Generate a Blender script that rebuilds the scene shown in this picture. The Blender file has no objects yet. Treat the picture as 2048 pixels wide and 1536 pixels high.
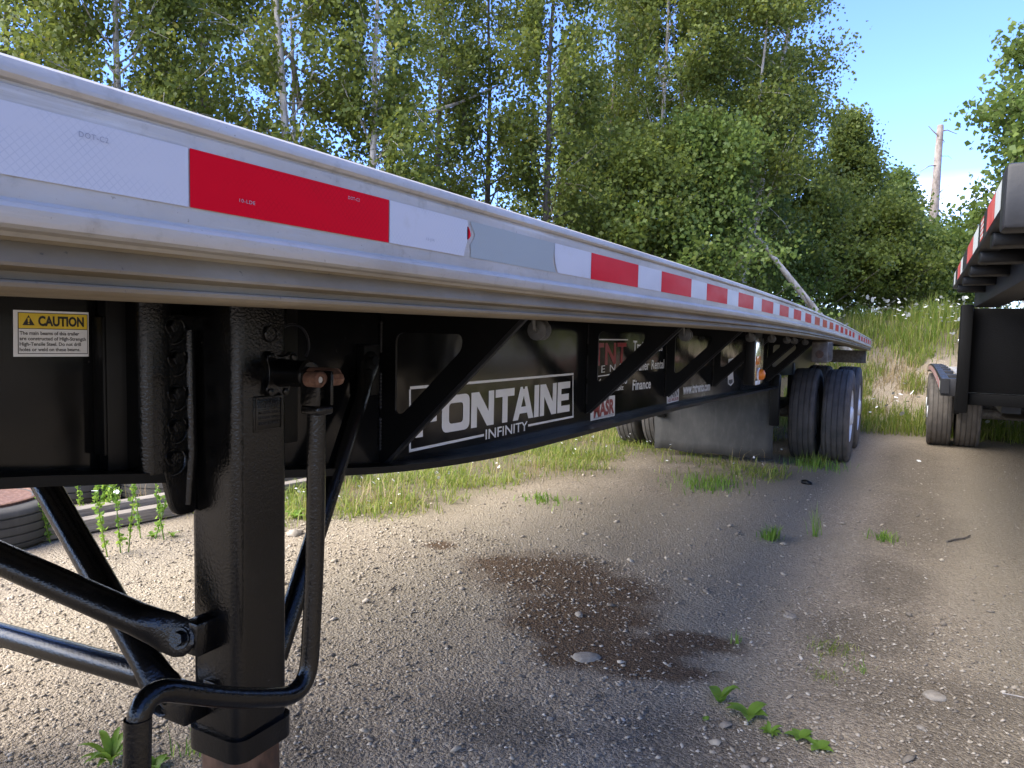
import bpy, bmesh, math, random
import numpy as np
from mathutils import Vector, Matrix
R = math.radians
rng = np.random.default_rng(7); random.seed(7)
scn = bpy.context.scene
col = scn.collection

# ------------------------------------------------------------------ camera
FPX = 1500.0                                   # focal length in pixels of the 2048 px wide photograph
CAM = np.array([0.0, 0.0, 1.345])
def _camera_axes(vp=(1832.6, 678.0), roll=R(1.2)):
    d = np.array([(vp[0]-1024)/FPX, (vp[1]-768)/FPX, 1.0]); d /= np.linalg.norm(d)
    h = np.array([(vp[0]+1000-1024)/FPX, (vp[1]+1000*math.tan(roll)-768)/FPX, 1.0])
    up = np.cross(h, d); up /= np.linalg.norm(up)
    if up[1] > 0: up = -up
    return np.stack([np.cross(d, up), d, up], 1)
MC = _camera_axes()
cd = bpy.data.cameras.new('camera'); co = bpy.data.objects.new('camera', cd); col.objects.link(co)
cd.sensor_width = 36.0; cd.lens = 36.0*FPX/2048.0; cd.clip_start = 0.02; cd.clip_end = 3000
rt, dn, fw = MC[0], MC[1], MC[2]
co.matrix_world = Matrix(((rt[0], -dn[0], -fw[0], CAM[0]), (rt[1], -dn[1], -fw[1], CAM[1]),
                          (rt[2], -dn[2], -fw[2], CAM[2]), (0, 0, 0, 1)))
scn.camera = co
scn.render.resolution_x = 1024; scn.render.resolution_y = 768

def on(ax, px, py, val):                       # pixel -> point on the plane axis = val
    r = MC.T @ np.array([(px-1024)/FPX, (py-768)/FPX, 1.0])
    return CAM + r*(val-CAM[ax])/r[ax]
def atdepth(px, depth):                        # column of the picture and distance -> ground x, y
    r = MC.T @ np.array([(px-1024)/FPX, (675-768)/FPX, 1.0])
    p = CAM + r*depth
    return float(p[0]), float(p[1])

# ------------------------------------------------------------------ world, sun, exposure
SUN_EL, SUN_AZ = R(45), R(-138)                # azimuth from +Y towards +X
w = bpy.data.worlds.new('World'); scn.world = w; w.use_nodes = True
nt = w.node_tree; nt.nodes.clear()
wo = nt.nodes.new('ShaderNodeOutputWorld'); bg = nt.nodes.new('ShaderNodeBackground')
sk = nt.nodes.new('ShaderNodeTexSky'); sk.sky_type = 'NISHITA'; sk.sun_disc = False
sk.sun_elevation = SUN_EL; sk.sun_rotation = SUN_AZ; sk.altitude = 50; sk.air_density = 0.85; sk.dust_density = 0.0; sk.ozone_density = 1.8
tc = nt.nodes.new('ShaderNodeTexCoord')
nz = nt.nodes.new('ShaderNodeTexNoise'); nz.inputs['Scale'].default_value = 3.2; nz.inputs['Detail'].default_value = 7; nz.inputs['Roughness'].default_value = .6
mp = nt.nodes.new('ShaderNodeMapping'); mp.inputs['Scale'].default_value = (1, 1, 2.6)
cr = nt.nodes.new('ShaderNodeValToRGB'); cr.color_ramp.elements[0].position = .46; cr.color_ramp.elements[1].position = .66
sx = nt.nodes.new('ShaderNodeSeparateXYZ')
mr = nt.nodes.new('ShaderNodeMapRange'); mr.inputs['From Min'].default_value = .09; mr.inputs['From Max'].default_value = .19
mr.inputs['To Min'].default_value = 1; mr.inputs['To Max'].default_value = 0
ml = nt.nodes.new('ShaderNodeMath'); ml.operation = 'MULTIPLY'
mx = nt.nodes.new('ShaderNodeMix'); mx.data_type = 'RGBA'; mx.inputs['B'].default_value = (6.2, 6.4, 6.8, 1)
L = nt.links.new
L(tc.outputs['Generated'], mp.inputs['Vector']); L(mp.outputs[0], nz.inputs['Vector']); L(nz.outputs['Fac'], cr.inputs[0])
L(tc.outputs['Generated'], sx.inputs[0]); L(sx.outputs['Z'], mr.inputs['Value'])
L(cr.outputs['Color'], ml.inputs[0]); L(mr.outputs[0], ml.inputs[1]); L(ml.outputs[0], mx.inputs['Factor'])
hs_ = nt.nodes.new('ShaderNodeHueSaturation'); hs_.inputs['Saturation'].default_value = 1.0
ti_ = nt.nodes.new('ShaderNodeMix'); ti_.data_type = 'RGBA'; ti_.blend_type = 'MULTIPLY'; ti_.inputs['Factor'].default_value = 1; ti_.inputs['B'].default_value = (.50, .585, .90, 1)
L(sk.outputs[0], hs_.inputs['Color']); L(hs_.outputs[0], ti_.inputs['A']); L(ti_.outputs['Result'], mx.inputs['A']); L(mx.outputs['Result'], bg.inputs['Color'])
bg.inputs['Strength'].default_value = 0.135; L(bg.outputs[0], wo.inputs['Surface'])
sd = bpy.data.lights.new('sun', 'SUN'); sd.energy = 3.1; sd.angle = R(70); sd.color = (1, .93, .80)
so = bpy.data.objects.new('sun', sd); col.objects.link(so)
sv = Vector((math.sin(SUN_AZ)*math.cos(SUN_EL), math.cos(SUN_AZ)*math.cos(SUN_EL), math.sin(SUN_EL)))
so.rotation_euler = sv.to_track_quat('Z', 'Y').to_euler(); so.location = (-20, -5, 25)
scn.view_settings.view_transform = 'Standard'; scn.view_settings.look = 'None'
scn.view_settings.exposure = 2.2; scn.view_settings.gamma = 1.0; scn.view_settings.use_curve_mapping = False

# ------------------------------------------------------------------ materials
class NT:
    def __init__(s, name):
        m = bpy.data.materials.new(name); m.use_nodes = True; s.m = m; s.t = m.node_tree
        s.b = s.t.nodes['Principled BSDF']; s.out = s.t.nodes['Material Output']
        s.g = s.t.nodes.new('ShaderNodeNewGeometry'); s.c = s.t.nodes.new('ShaderNodeTexCoord')
    def n(s, ty, **kw):
        x = s.t.nodes.new(ty)
        for k, v in kw.items(): setattr(x, k, v)
        return x
    def l(s, a, b): s.t.links.new(a, b)
    def pos(s, scale=(1, 1, 1)):
        m = s.n('ShaderNodeMapping'); m.inputs['Scale'].default_value = scale
        s.l(s.c.outputs['Object'], m.inputs['Vector']); return m.outputs[0]
    def noise(s, scale, detail=4, rough=.55, vec=None):
        x = s.n('ShaderNodeTexNoise'); x.inputs['Scale'].default_value = scale
        x.inputs['Detail'].default_value = detail; x.inputs['Roughness'].default_value = rough
        s.l(vec if vec is not None else s.c.outputs['Object'], x.inputs['Vector']); return x.outputs['Fac']
    def ramp(s, fac, stops):
        r = s.n('ShaderNodeValToRGB'); e = r.color_ramp.elements
        while len(e) < len(stops): e.new(.5)
        for i, (p, c) in enumerate(stops):
            e[i].position = p; e[i].color = (*c, 1) if len(c) == 3 else c
        s.l(fac, r.inputs[0]); return r.outputs['Color']
    def mix(s, f, a, b, blend='MIX'):
        x = s.n('ShaderNodeMix', data_type='RGBA', blend_type=blend)
        for k, v in (('Factor', f), ('A', a), ('B', b)):
            if isinstance(v, (int, float)): x.inputs[k].default_value = v
            elif isinstance(v, tuple): x.inputs[k].default_value = (*v, 1)
            else: s.l(v, x.inputs[k])
        return x.outputs['Result']
    def math(s, op, a, b=0.0, clamp=False):
        x = s.n('ShaderNodeMath', operation=op, use_clamp=clamp)
        for i, v in enumerate((a, b)):
            if isinstance(v, (int, float)): x.inputs[i].default_value = v
            else: s.l(v, x.inputs[i])
        return x.outputs[0]
    def bump(s, h, strength=.3, dist=.01):
        b = s.n('ShaderNodeBump'); b.inputs['Strength'].default_value = strength; b.inputs['Distance'].default_value = dist
        s.l(h, b.inputs['Height']); s.l(b.outputs[0], s.b.inputs['Normal'])
    def set(s, **kw):
        for k, v in kw.items():
            i = s.b.inputs[k.replace('_', ' ')]
            if isinstance(v, (int, float)): i.default_value = v
            elif isinstance(v, tuple): i.default_value = (*v, 1)
            else: s.l(v, i)
        return s.m
MAT = {}
def gray(f): return (f, f, f)
def build_materials():
    # black textured frame paint of the landing gear
    t = NT('black_textured_paint'); n = t.noise(200, 2, .5); n2 = t.noise(3.5, 5)
    t.bump(n, .36, .0022)
    d = t.ramp(n2, [(.45, gray(.002)), (.75, (.0045, .0043, .004))])
    sp_ = t.noise(120, 3, .6); d = t.mix(t.ramp(sp_, [(.735, gray(0)), (.76, gray(.7))]), d, (.10, .09, .075)); du_ = t.noise(11, 7, .7)
    d = t.mix(t.ramp(du_, [(.55, gray(0)), (.85, gray(.5))]), d, (.030, .026, .021))
    MAT['textured'] = t.set(Base_Color=d, Roughness=t.math('MULTIPLY_ADD', n2, .25, True) if False else .2, Specular_IOR_Level=.36)
    # glossy black beam paint
    t = NT('black_gloss_paint'); n2 = t.noise(2.2, 6, .6); n3 = t.noise(4.5, 2, .5)
    sp = t.noise(90, 2, .5)
    dust = t.ramp(n2, [(.42, gray(.003)), (.62, (.0045, .0045, .005)), (.85, (.016, .015, .013))])
    speck = t.ramp(sp, [(.74, gray(0)), (.80, gray(.5))])
    c = t.mix(speck, dust, (.06, .055, .05))
    t.bump(n3, .10, .03)
    MAT['gloss'] = t.set(Base_Color=c, Roughness=t.ramp(n2, [(.35, gray(.09)), (.8, gray(.26))]), Specular_IOR_Level=.26)
    t = NT('black_satin_paint'); n2 = t.noise(5, 5); t.bump(t.noise(60, 3), .15, .003)
    MAT['satin'] = t.set(Base_Color=t.ramp(n2, [(.4, gray(.003)), (.8, (.007, .0068, .0065))]), Roughness=.40, Specular_IOR_Level=.22)
    # weathered aluminium
    t = NT('weathered_aluminium')
    n1 = t.noise(5, 8, .62, t.pos((1, .35, 1))); n2 = t.noise(38, 5, .65); n3 = t.noise(150, 2, .5, t.pos((1, .25, 1)))
    sepo = t.n('ShaderNodeSeparateXYZ'); t.l(t.c.outputs['Object'], sepo.inputs[0])
    base = t.ramp(n1, [(.32, (.33, .305, .27)), (.5, (.44, .415, .375)), (.7, (.53, .505, .47))])
    stain = t.ramp(n2, [(.56, gray(0)), (.78, gray(.55))])
    c = t.mix(stain, base, (.25, .225, .185))
    pit = t.ramp(t.noise(240, 2, .6), [(.70, gray(0)), (.76, gray(.7))])
    c = t.mix(pit, c, (.22, .20, .17))
    scf = t.noise(11, 6, .7, t.pos((1, .22, 2.2))); c = t.mix(t.ramp(scf, [(.62, gray(0)), (.74, gray(.6))]), c, (.20, .195, .185))
    brt = t.noise(17, 6, .7, t.pos((1, .12, 3))); c = t.mix(t.ramp(brt, [(.60, gray(0)), (.70, gray(.5))]), c, (.66, .66, .65))
    t.bump(t.math('ADD', n2, n3), .16, .004)
    MAT['alu'] = t.set(Base_Color=c, Metallic=.32, Roughness=t.ramp(n1, [(.3, gray(.55)), (.75, gray(.42))]), Specular_IOR_Level=.3)
    # lower flange of the rail: road dust, underside shade darkened into the brown
    t = NT('dusty_shaded_aluminium')
    n1 = t.noise(4, 8, .65, t.pos((1, .6, 1))); n2 = t.noise(30, 5, .65)
    c = t.ramp(n1, [(.3, (.14, .105, .062)), (.55, (.22, .178, .115)), (.75, (.31, .268, .195))])
    c = t.mix(t.ramp(n2, [(.55, gray(0)), (.8, gray(.6))]), c, (.20, .165, .12))
    pit = t.ramp(t.noise(130, 2, .6), [(.69, gray(0)), (.74, gray(.8))])
    c = t.mix(pit, c, (.10, .085, .06))
    t.bump(n2, .15, .004)
    MAT['dusty_shaded_alu'] = t.set(Base_Color=c, Metallic=.12, Roughness=.55, Specular_IOR_Level=.25)
    def tape(name, c1, c2, dirt):
        t = NT(name)
        # honeycomb of the prismatic sheeting: two crossed sets of fine waves
        sep = t.n('ShaderNodeSeparateXYZ'); t.l(t.c.outputs['Object'], sep.inputs[0])
        a = t.math('ADD', sep.outputs['Y'], sep.outputs['Z']); b = t.math('SUBTRACT', sep.outputs['Y'], sep.outputs['Z'])
        wa = t.math('SINE', t.math('MULTIPLY', a, 900.0)); wb = t.math('SINE', t.math('MULTIPLY', b, 900.0))
        lat = t.math('MAXIMUM', wa, wb)
        latm = t.ramp(lat, [(.80, gray(0)), (.98, gray(1))])
        n = t.noise(9, 5, .6, t.pos((1, .6, 2)))
        patch = t.math('MULTIPLY', latm, t.ramp(n, [(.42, gray(0)), (.62, gray(.75))]))
        c = t.mix(patch, c1, c2)
        n2 = t.noise(24, 5, .65); c = t.mix(t.ramp(n2, [(.58, gray(0)), (.85, gray(.5))]), c, dirt)
        t.set(Base_Color=c, Roughness=t.ramp(n, [(.3, gray(.28)), (.8, gray(.45))]), Specular_IOR_Level=.12)
        if name != 'white_sheeting': t.set(Specular_IOR_Level=0.02, Roughness=.6)
        return t.m
    MAT['tape_white'] = tape('white_sheeting', (.52, .535, .575), (.40, .43, .49), (.40, .385, .35))
    MAT['tape_red'] = tape('red_sheeting', (.62, .006, .020), (.46, .005, .014), (.44, .012, .02))
    MAT['tape_orange'] = tape('faded_red_sheeting', (.55, .06, .03), (.40, .04, .02), (.36, .08, .05))
    MAT['tape_grey'] = tape('bare_adhesive', (.33, .37, .375), (.30, .335, .345), (.34, .34, .29))
    t = NT('dull_red_sheeting'); MAT['tape_dullred'] = t.set(Base_Color=t.ramp(t.noise(20, 5), [(.3, (.30, .03, .03)), (.7, (.42, .09, .075))]), Roughness=.4)
    t = NT('dull_white_sheeting'); MAT['tape_dullwhite'] = t.set(Base_Color=t.ramp(t.noise(20, 5), [(.3, (.33, .35, .33)), (.7, (.46, .47, .44))]), Roughness=.4)
    def plain(name, c, r=.5, m=0.0, var=.18, scale=14, spec=.5):
        t = NT(name); n = t.noise(scale, 5, .6)
        lo = tuple(x*(1-var) for x in c); hi = tuple(min(1, x*(1+var)) for x in c)
        return t.set(Base_Color=t.ramp(n, [(.3, lo), (.7, hi)]), Roughness=r, Metallic=m, Specular_IOR_Level=spec)
    MAT['decal_white'] = plain('white_vinyl', (.74, .75, .77), .35, var=.05)
    MAT['decal_red'] = plain('red_vinyl', (.26, .012, .018), .35, var=.05)
    MAT['decal_black'] = plain('black_ink', (.012, .012, .014), .4, var=.1)
    MAT['decal_grey'] = plain('grey_ink', (.36, .37, .40), .4, var=.1)
    MAT['decal_yellow'] = plain('yellow_label', (.72, .52, .03), .35, var=.08)
    MAT['tape_ink'] = plain('faint_ink', (.28, .30, .36), .5, var=.1)
    MAT['galv'] = plain('galvanised_steel', (.075, .073, .068), .6, .4, .35, 40)
    MAT['dirtysteel'] = plain('dirty_cast_steel', (.16, .14, .115), .7, .3, .4, 30)
    t = NT('rust'); n = t.noise(45, 6, .65)
    t.bump(n, .5, .004)
    MAT['rust'] = t.set(Base_Color=t.ramp(n, [(.3, (.05, .022, .012)), (.5, (.13, .058, .032)), (.72, (.22, .13, .085))]), Roughness=.75)
    t = NT('greasy_rusty_steel'); n = t.noise(16, 6, .65, t.pos((1, 1, .5)))
    MAT['innertube'] = t.set(Base_Color=t.ramp(n, [(.32, (.015, .014, .013)), (.5, (.09, .045, .025)), (.7, (.20, .11, .065))]), Roughness=.45, Metallic=.2)
    MAT['bolt_zinc'] = plain('zinc', (.45, .45, .44), .35, .8)
    # tyres
    t = NT('tyre_rubber'); n = t.noise(9, 6, .6); t.bump(t.noise(120, 3), .2, .003)
    MAT['tyre'] = t.set(Base_Color=t.ramp(n, [(.3, (.060, .053, .045)), (.7, (.125, .108, .09))]), Roughness=.8)
    MAT['groove'] = plain('tyre_groove', (.012, .012, .012), .9)
    MAT['rim'] = plain('white_wheel_paint', (.72, .73, .74), .4, var=.08)
    MAT['rubber_sheet'] = None
    t = NT('dusty_rubber_sheet'); n = t.noise(3.2, 6, .62, t.pos((1, 1, .7))); n2 = t.noise(26, 4, .6, t.pos((1, 1, .25)))
    c = t.ramp(n, [(.3, (.032, .030, .027)), (.7, (.080, .074, .062))])
    c = t.mix(t.ramp(n2, [(.5, gray(0)), (.8, gray(.4))]), c, (.11, .105, .09))
    t.bump(n2, .1, .004)
    MAT['rubber_sheet'] = t.set(Base_Color=c, Roughness=.75)
    MAT['amber'] = plain('amber_plastic', (.75, .20, .02), .15, var=.08)
    MAT['chrome'] = plain('stainless_plate', (.55, .54, .50), .16, 1.0, .05)
    t = NT('grey_black_paint'); n = t.noise(7, 7, .65, t.pos((1, 1, .25))); t.bump(t.noise(70, 3), .12, .003)
    MAT['worn_black'] = t.set(Base_Color=t.ramp(n, [(.35, (.010, .010, .011)), (.6, (.020, .020, .021)), (.85, (.06, .058, .054))]), Roughness=.45, Specular_IOR_Level=.3)
    t = NT('powder_black'); t.bump(t.noise(260, 2), .4, .003)
    MAT['powder'] = t.set(Base_Color=t.ramp(t.noise(4, 5), [(.3, gray(.003)), (.8, (.006, .006, .006))]), Roughness=.6, Specular_IOR_Level=.08)
    # weathered timber
    t = NT('weathered_timber'); n = t.noise(14, 6, .6, t.pos((8, .5, 8))); t.bump(n, .4, .006)
    MAT['timber'] = t.set(Base_Color=t.ramp(n, [(.3, (.15, .125, .10)), (.55, (.27, .235, .19)), (.8, (.36, .33, .28))]), Roughness=.85)
    MAT['deck'] = plain('deck_boards', (.30, .29, .27), .6, .2, .3)
    # bark
    def bark(name, a, b, c, sc=10):
        t = NT(name); n = t.noise(sc, 6, .65, t.pos((1, 1, .35))); n2 = t.noise(sc*.7, 4, .6, t.pos((.5, .5, 3.5)))
        cc = t.ramp(n, [(.32, a), (.5, b), (.72, c)])
        cc = t.mix(t.ramp(n2, [(.60, gray(0)), (.68, gray(.75))]), cc, (.06, .05, .042))
        t.bump(n, .5, .02); return t.set(Base_Color=cc, Roughness=.85)
    MAT['bark_pale'] = bark('pale_birch_bark', (.28, .24, .20), (.48, .44, .39), (.66, .63, .58))
    MAT['bark_dark'] = bark('grey_brown_bark', (.06, .05, .038), (.13, .11, .085), (.22, .19, .15))
    MAT['bark_dead'] = bark('dead_grey_wood', (.13, .105, .085), (.24, .20, .17), (.34, .30, .26))
    # leaves
    def leaf(name, stops, trans=.42):
        t = NT(name)
        c = t.ramp(t.g.outputs['Random Per Island'], stops)
        t.set(Base_Color=c, Roughness=.5, Specular_IOR_Level=.28)
        tr = t.n('ShaderNodeBsdfTranslucent'); hs = t.n('ShaderNodeHueSaturation'); hs.inputs['Value'].default_value = 1.6; hs.inputs['Hue'].default_value = .485
        t.l(c, hs.inputs['Color']); t.l(hs.outputs[0], tr.inputs['Color'])
        m = t.n('ShaderNodeMixShader'); m.inputs[0].default_value = trans
        t.l(t.b.outputs[0], m.inputs[1]); t.l(tr.outputs[0], m.inputs[2]); t.l(m.outputs[0], t.out.inputs['Surface'])
        return t.m
    MAT['leaf_birch'] = leaf('birch_leaves', [(0, (0.079, 0.110, 0.020)), (.5, (0.113, 0.146, 0.026)), (.96, (0.154, 0.186, 0.034)), (1, (0.243, 0.228, 0.050))])
    MAT['leaf_alder'] = leaf('alder_leaves', [(0, (0.079, 0.110, 0.021)), (.5, (0.115, 0.151, 0.028)), (1, (0.160, 0.198, 0.036))])
    MAT['leaf_cotton'] = leaf('cottonwood_leaves', [(0, (0.072, 0.115, 0.025)), (.5, (0.102, 0.154, 0.032)), (1, (0.154, 0.206, 0.046))])
    MAT['leaf_weed'] = leaf('weed_leaves', [(0, (0.087, 0.180, 0.029)), (.5, (0.149, 0.264, 0.038)), (1, (0.248, 0.360, 0.058))])
    MAT['grass'] = leaf('grass_blades', [(0, (.10, .16, .025)), (.45, (.17, .235, .036)), (.8, (.26, .285, .06)), (1, (.38, .34, .14))], .4)
    MAT['grass_dry'] = leaf('dry_grass_blades', [(0, (.17, .15, .06)), (.5, (.32, .25, .12)), (1, (.42, .31, .18))], .3)
    MAT['petal'] = plain('daisy_petals', (.80, .80, .76), .6, var=.05)
    # stones
    t = NT('gravel_stones')
    c = t.ramp(t.g.outputs['Random Per Island'], [(0, (.15, .125, .094)), (.4, (.275, .23, .172)), (.75, (.385, .325, .24)), (.95, (.45, .385, .295)), (1, (.52, .465, .38))])
    MAT['pebble'] = t.set(Base_Color=c, Roughness=.8)
    t = NT('field_stone'); n = t.noise(55, 7, .7); t.bump(n, .8, .006)
    MAT['stone'] = t.set(Base_Color=t.ramp(n, [(.3, (.20, .172, .135)), (.7, (.36, .315, .25))]), Roughness=.85)
    # ground: colours come from masks stored on the mesh (tracks, dark gravel, the oily wet stain)
    t = NT('gravel_yard')
    v1 = t.n('ShaderNodeTexVoronoi', feature='F1'); v1.inputs['Scale'].default_value = 75; t.l(t.c.outputs['Object'], v1.inputs['Vector'])
    v2 = t.n('ShaderNodeTexVoronoi', feature='F1'); v2.inputs['Scale'].default_value = 190; t.l(t.c.outputs['Object'], v2.inputs['Vector'])
    n1 = t.noise(1.3, 8, .65); n2 = t.noise(45, 6, .7); n3 = t.noise(.45, 5, .6)
    tan = t.ramp(n2, [(.30, (.24, .197, .137)), (.5, (.335, .281, .202)), (.72, (.44, .376, .28))])
    gry = t.ramp(v1.outputs['Color'], [(.2, (.245, .193, .132)), (.6, (.39, .315, .218)), (.92, (.54, .45, .325))])
    gry = t.mix(.45, gry, t.ramp(v2.outputs['Color'], [(.2, (.185, .152, .112)), (.6, (.345, .287, .213)), (.95, (.53, .455, .36))]))
    def att(nm):
        a = t.n('ShaderNodeAttribute', attribute_name=nm); return a.outputs['Fac']
    f = t.math('ADD', att('tan'), t.math('MULTIPLY_ADD', n1, .9), True)
    fm = t.ramp(t.math('ADD', att('tan'), t.math('SUBTRACT', t.math('MULTIPLY', n1, .9), .45)), [(.15, gray(0)), (.75, gray(1))])
    c = t.mix(fm, gry, tan)
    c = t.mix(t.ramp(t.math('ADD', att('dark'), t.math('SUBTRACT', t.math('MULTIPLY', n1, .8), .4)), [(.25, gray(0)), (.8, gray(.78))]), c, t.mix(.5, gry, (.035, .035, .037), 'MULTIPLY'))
    st = t.ramp(t.math('ADD', att('stain'), t.math('SUBTRACT', t.math('MULTIPLY', t.noise(9, 9, .8), 1.3), .65)), [(.24, gray(0)), (.72, gray(1))])
    c = t.mix(t.math('MULTIPLY', st, .93), c, t.ramp(n2, [(.3, (.062, .036, .018)), (.55, (.125, .076, .039)), (.75, (.23, .15, .085))]))
    c = t.mix(att('soil'), c, t.ramp(n2, [(.3, (.07, .062, .035)), (.7, (.16, .135, .075))]))
    h = t.math('ADD', t.math('MULTIPLY', v1.outputs['Distance'], -1.0), t.math('MULTIPLY', v2.outputs['Distance'], -.5))
    h = t.math('ADD', h, t.math('MULTIPLY', n2, .6))
    t.bump(h, .85, .014)
    MAT['ground'] = t.set(Base_Color=c, Roughness=.9, Specular_IOR_Level=.25)
build_materials()

# ------------------------------------------------------------------ object helpers
def mesh_obj(name, me, mat=None, parent=None, smooth=None):
    if mat is not None:
        me.materials.clear(); me.materials.append(MAT[mat] if isinstance(mat, str) else mat)
    if smooth:
        me.shade_smooth(); me.set_sharp_from_angle(angle=R(smooth))
    o = bpy.data.objects.new(name, me); col.objects.link(o)
    if parent is not None:
        o.parent = parent
        if parent.type == 'EMPTY': o.matrix_parent_inverse = Matrix.Translation(-Vector(parent.location))
    return o
def thing(name, label, cat, loc=(0, 0, 0), group=None):
    o = bpy.data.objects.new(name, None); col.objects.link(o); o.location = loc; o.empty_display_size = .2
    return tag(o, label, cat, group)
def tag(o, label, cat, group=None, kind=None):
    if label: o['label'] = label
    if cat: o['category'] = cat
    if group: o['group'] = group
    if kind: o['kind'] = kind
    return o
class MB:
    """collects vertices and faces of one mesh"""
    def __init__(s): s.v = []; s.f = []
    def add(s, v, f):
        b = len(s.v); s.v += [tuple(map(float, p)) for p in v]; s.f += [tuple(i+b for i in q) for q in f]; return s
    def box(s, x0, x1, y0, y1, z0, z1):
        v = [(x, y, z) for x in (x0, x1) for y in (y0, y1) for z in (z0, z1)]
        return s.add(v, [(0, 1, 3, 2), (4, 6, 7, 5), (0, 4, 5, 1), (2, 3, 7, 6), (0, 2, 6, 4), (1, 5, 7, 3)])
    def tube(s, pts, rad, n=14, caps=True):
        P = [Vector(map(float, p)) for p in pts]; m = len(P)
        rad = [rad]*m if isinstance(rad, (int, float)) else list(rad)
        T = [((P[min(i+1, m-1)]-P[max(i-1, 0)])).normalized() for i in range(m)]
        u = T[0].orthogonal().normalized(); V = []
        for i in range(m):
            u = (u - T[i]*u.dot(T[i])).normalized(); w_ = T[i].cross(u)
            V += [P[i]+(u*math.cos(2*math.pi*k/n)+w_*math.sin(2*math.pi*k/n))*rad[i] for k in range(n)]
        F = [(i*n+k, i*n+(k+1) % n, (i+1)*n+(k+1) % n, (i+1)*n+k) for i in range(m-1) for k in range(n)]
        if caps: F += [tuple(range(n))[::-1], tuple((m-1)*n+k for k in range(n))]
        return s.add(V, F)
    def lathe(s, prof, origin, axis='X', n=40, closed=False):
        """prof: (radius, along axis)"""
        V = []; m = len(prof)
        for r, a in prof:
            for k in range(n):
                c, q = r*math.cos(2*math.pi*k/n), r*math.sin(2*math.pi*k/n)
                p = {'X': (a, c, q), 'Y': (q, a, c), 'Z': (c, q, a)}[axis]
                V.append(tuple(p[j]+origin[j] for j in range(3)))
        F = [(i*n+k, (i+1)*n+k, (i+1)*n+(k+1) % n, i*n+(k+1) % n) for i in range(m-1) for k in range(n)]
        if closed: F += [((m-1)*n+k, k, (k+1) % n, (m-1)*n+(k+1) % n) for k in range(n)]
        else: F += [tuple(range(n)), tuple((m-1)*n+k for k in range(n))[::-1]]
        return s.add(V, F)
    def me(s, name):
        m = bpy.data.meshes.new(name); m.from_pydata(s.v, [], s.f); m.update()
        bm = bmesh.new(); bm.from_mesh(m); bmesh.ops.recalc_face_normals(bm, faces=bm.faces); bm.to_mesh(m); bm.free()
        return m
    def obj(s, name, mat, parent=None, smooth=None, bevel=0, seg=2):
        m = s.me(name)
        if bevel:
            bm = bmesh.new(); bm.from_mesh(m)
            es = [e for e in bm.edges if len(e.link_faces) == 2 and e.calc_face_angle(0) > R(30)]
            bmesh.ops.bevel(bm, geom=es, offset=bevel, segments=seg, affect='EDGES', profile=.5, clamp_overlap=True)
            bm.to_mesh(m); bm.free()
            smooth = smooth or 35
        return mesh_obj(name, m, mat, parent, smooth)
def box(name, mat, parent, x0, x1, y0, y1, z0, z1, bevel=.003, seg=2):
    return MB().box(x0, x1, y0, y1, z0, z1).obj(name, mat, parent, bevel=bevel, seg=seg)
def fillet(pts, r, n=6):
    P = [Vector(map(float, p)) for p in pts]; out = [P[0]]
    for i in range(1, len(P)-1):
        a = (P[i-1]-P[i]); b = (P[i+1]-P[i]); d = min(r, a.length*.49, b.length*.49)
        s, e = P[i]+a.normalized()*d, P[i]+b.normalized()*d
        out += [(s*(1-t)+P[i]*t)*(1-t)+(P[i]*(1-t)+e*t)*t for t in [k/n for k in range(n+1)]]
    return out + [P[-1]]
def poly2d(loops, thick, name='shape', bevel=0.0):
    """flat outline (first loop) with holes, extruded; mesh in local x, y, thickness along z"""
    cu = bpy.data.curves.new(name, 'CURVE'); cu.dimensions = '2D'; cu.fill_mode = 'BOTH'; cu.extrude = thick/2; cu.bevel_depth = bevel
    for lp in loops:
        sp = cu.splines.new('POLY'); sp.points.add(len(lp)-1)
        for p, (x, y) in zip(sp.points, lp): p.co = (x, y, 0, 1)
        sp.use_cyclic_u = True
    o = bpy.data.objects.new(name, cu); col.objects.link(o)
    dg = bpy.context.evaluated_depsgraph_get(); m = bpy.data.meshes.new_from_object(o.evaluated_get(dg))
    bpy.data.objects.remove(o); bpy.data.curves.remove(cu); return m
def rloop(pts, r, n=5):
    """closed 2d loop with rounded corners"""
    out = []; m = len(pts)
    for i in range(m):
        p = Vector(pts[i]).to_2d(); a = Vector(pts[i-1]).to_2d()-p; b = Vector(pts[(i+1) % m]).to_2d()-p
        d = min(r, a.length*.48, b.length*.48); s = p+a.normalized()*d; e = p+b.normalized()*d
        out += [tuple((s*(1-t)+p*t)*(1-t)+(p*(1-t)+e*t)*t) for t in [k/n for k in range(n+1)]]
    return out
def text_mesh(txt, bold=0.0, spacing=1.0, thick=0.0):
    cu = bpy.data.curves.new('txt', 'FONT'); cu.body = txt; cu.size = 1; cu.offset = bold; cu.space_character = spacing; cu.extrude = thick; cu.resolution_u = 3
    o = bpy.data.objects.new('txt', cu); col.objects.link(o)
    dg = bpy.context.evaluated_depsgraph_get(); m = bpy.data.meshes.new_from_object(o.evaluated_get(dg))
    bpy.data.objects.remove(o); bpy.data.curves.remove(cu); return m
def xform(m, fn):
    a = np.empty(len(m.vertices)*3, dtype=np.float32); m.vertices.foreach_get('co', a); a = a.reshape(-1, 3)
    b = np.array([fn(*p) for p in a], dtype=np.float32) if len(a) else a
    m.vertices.foreach_set('co', b.ravel()); m.update(); return m
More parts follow.
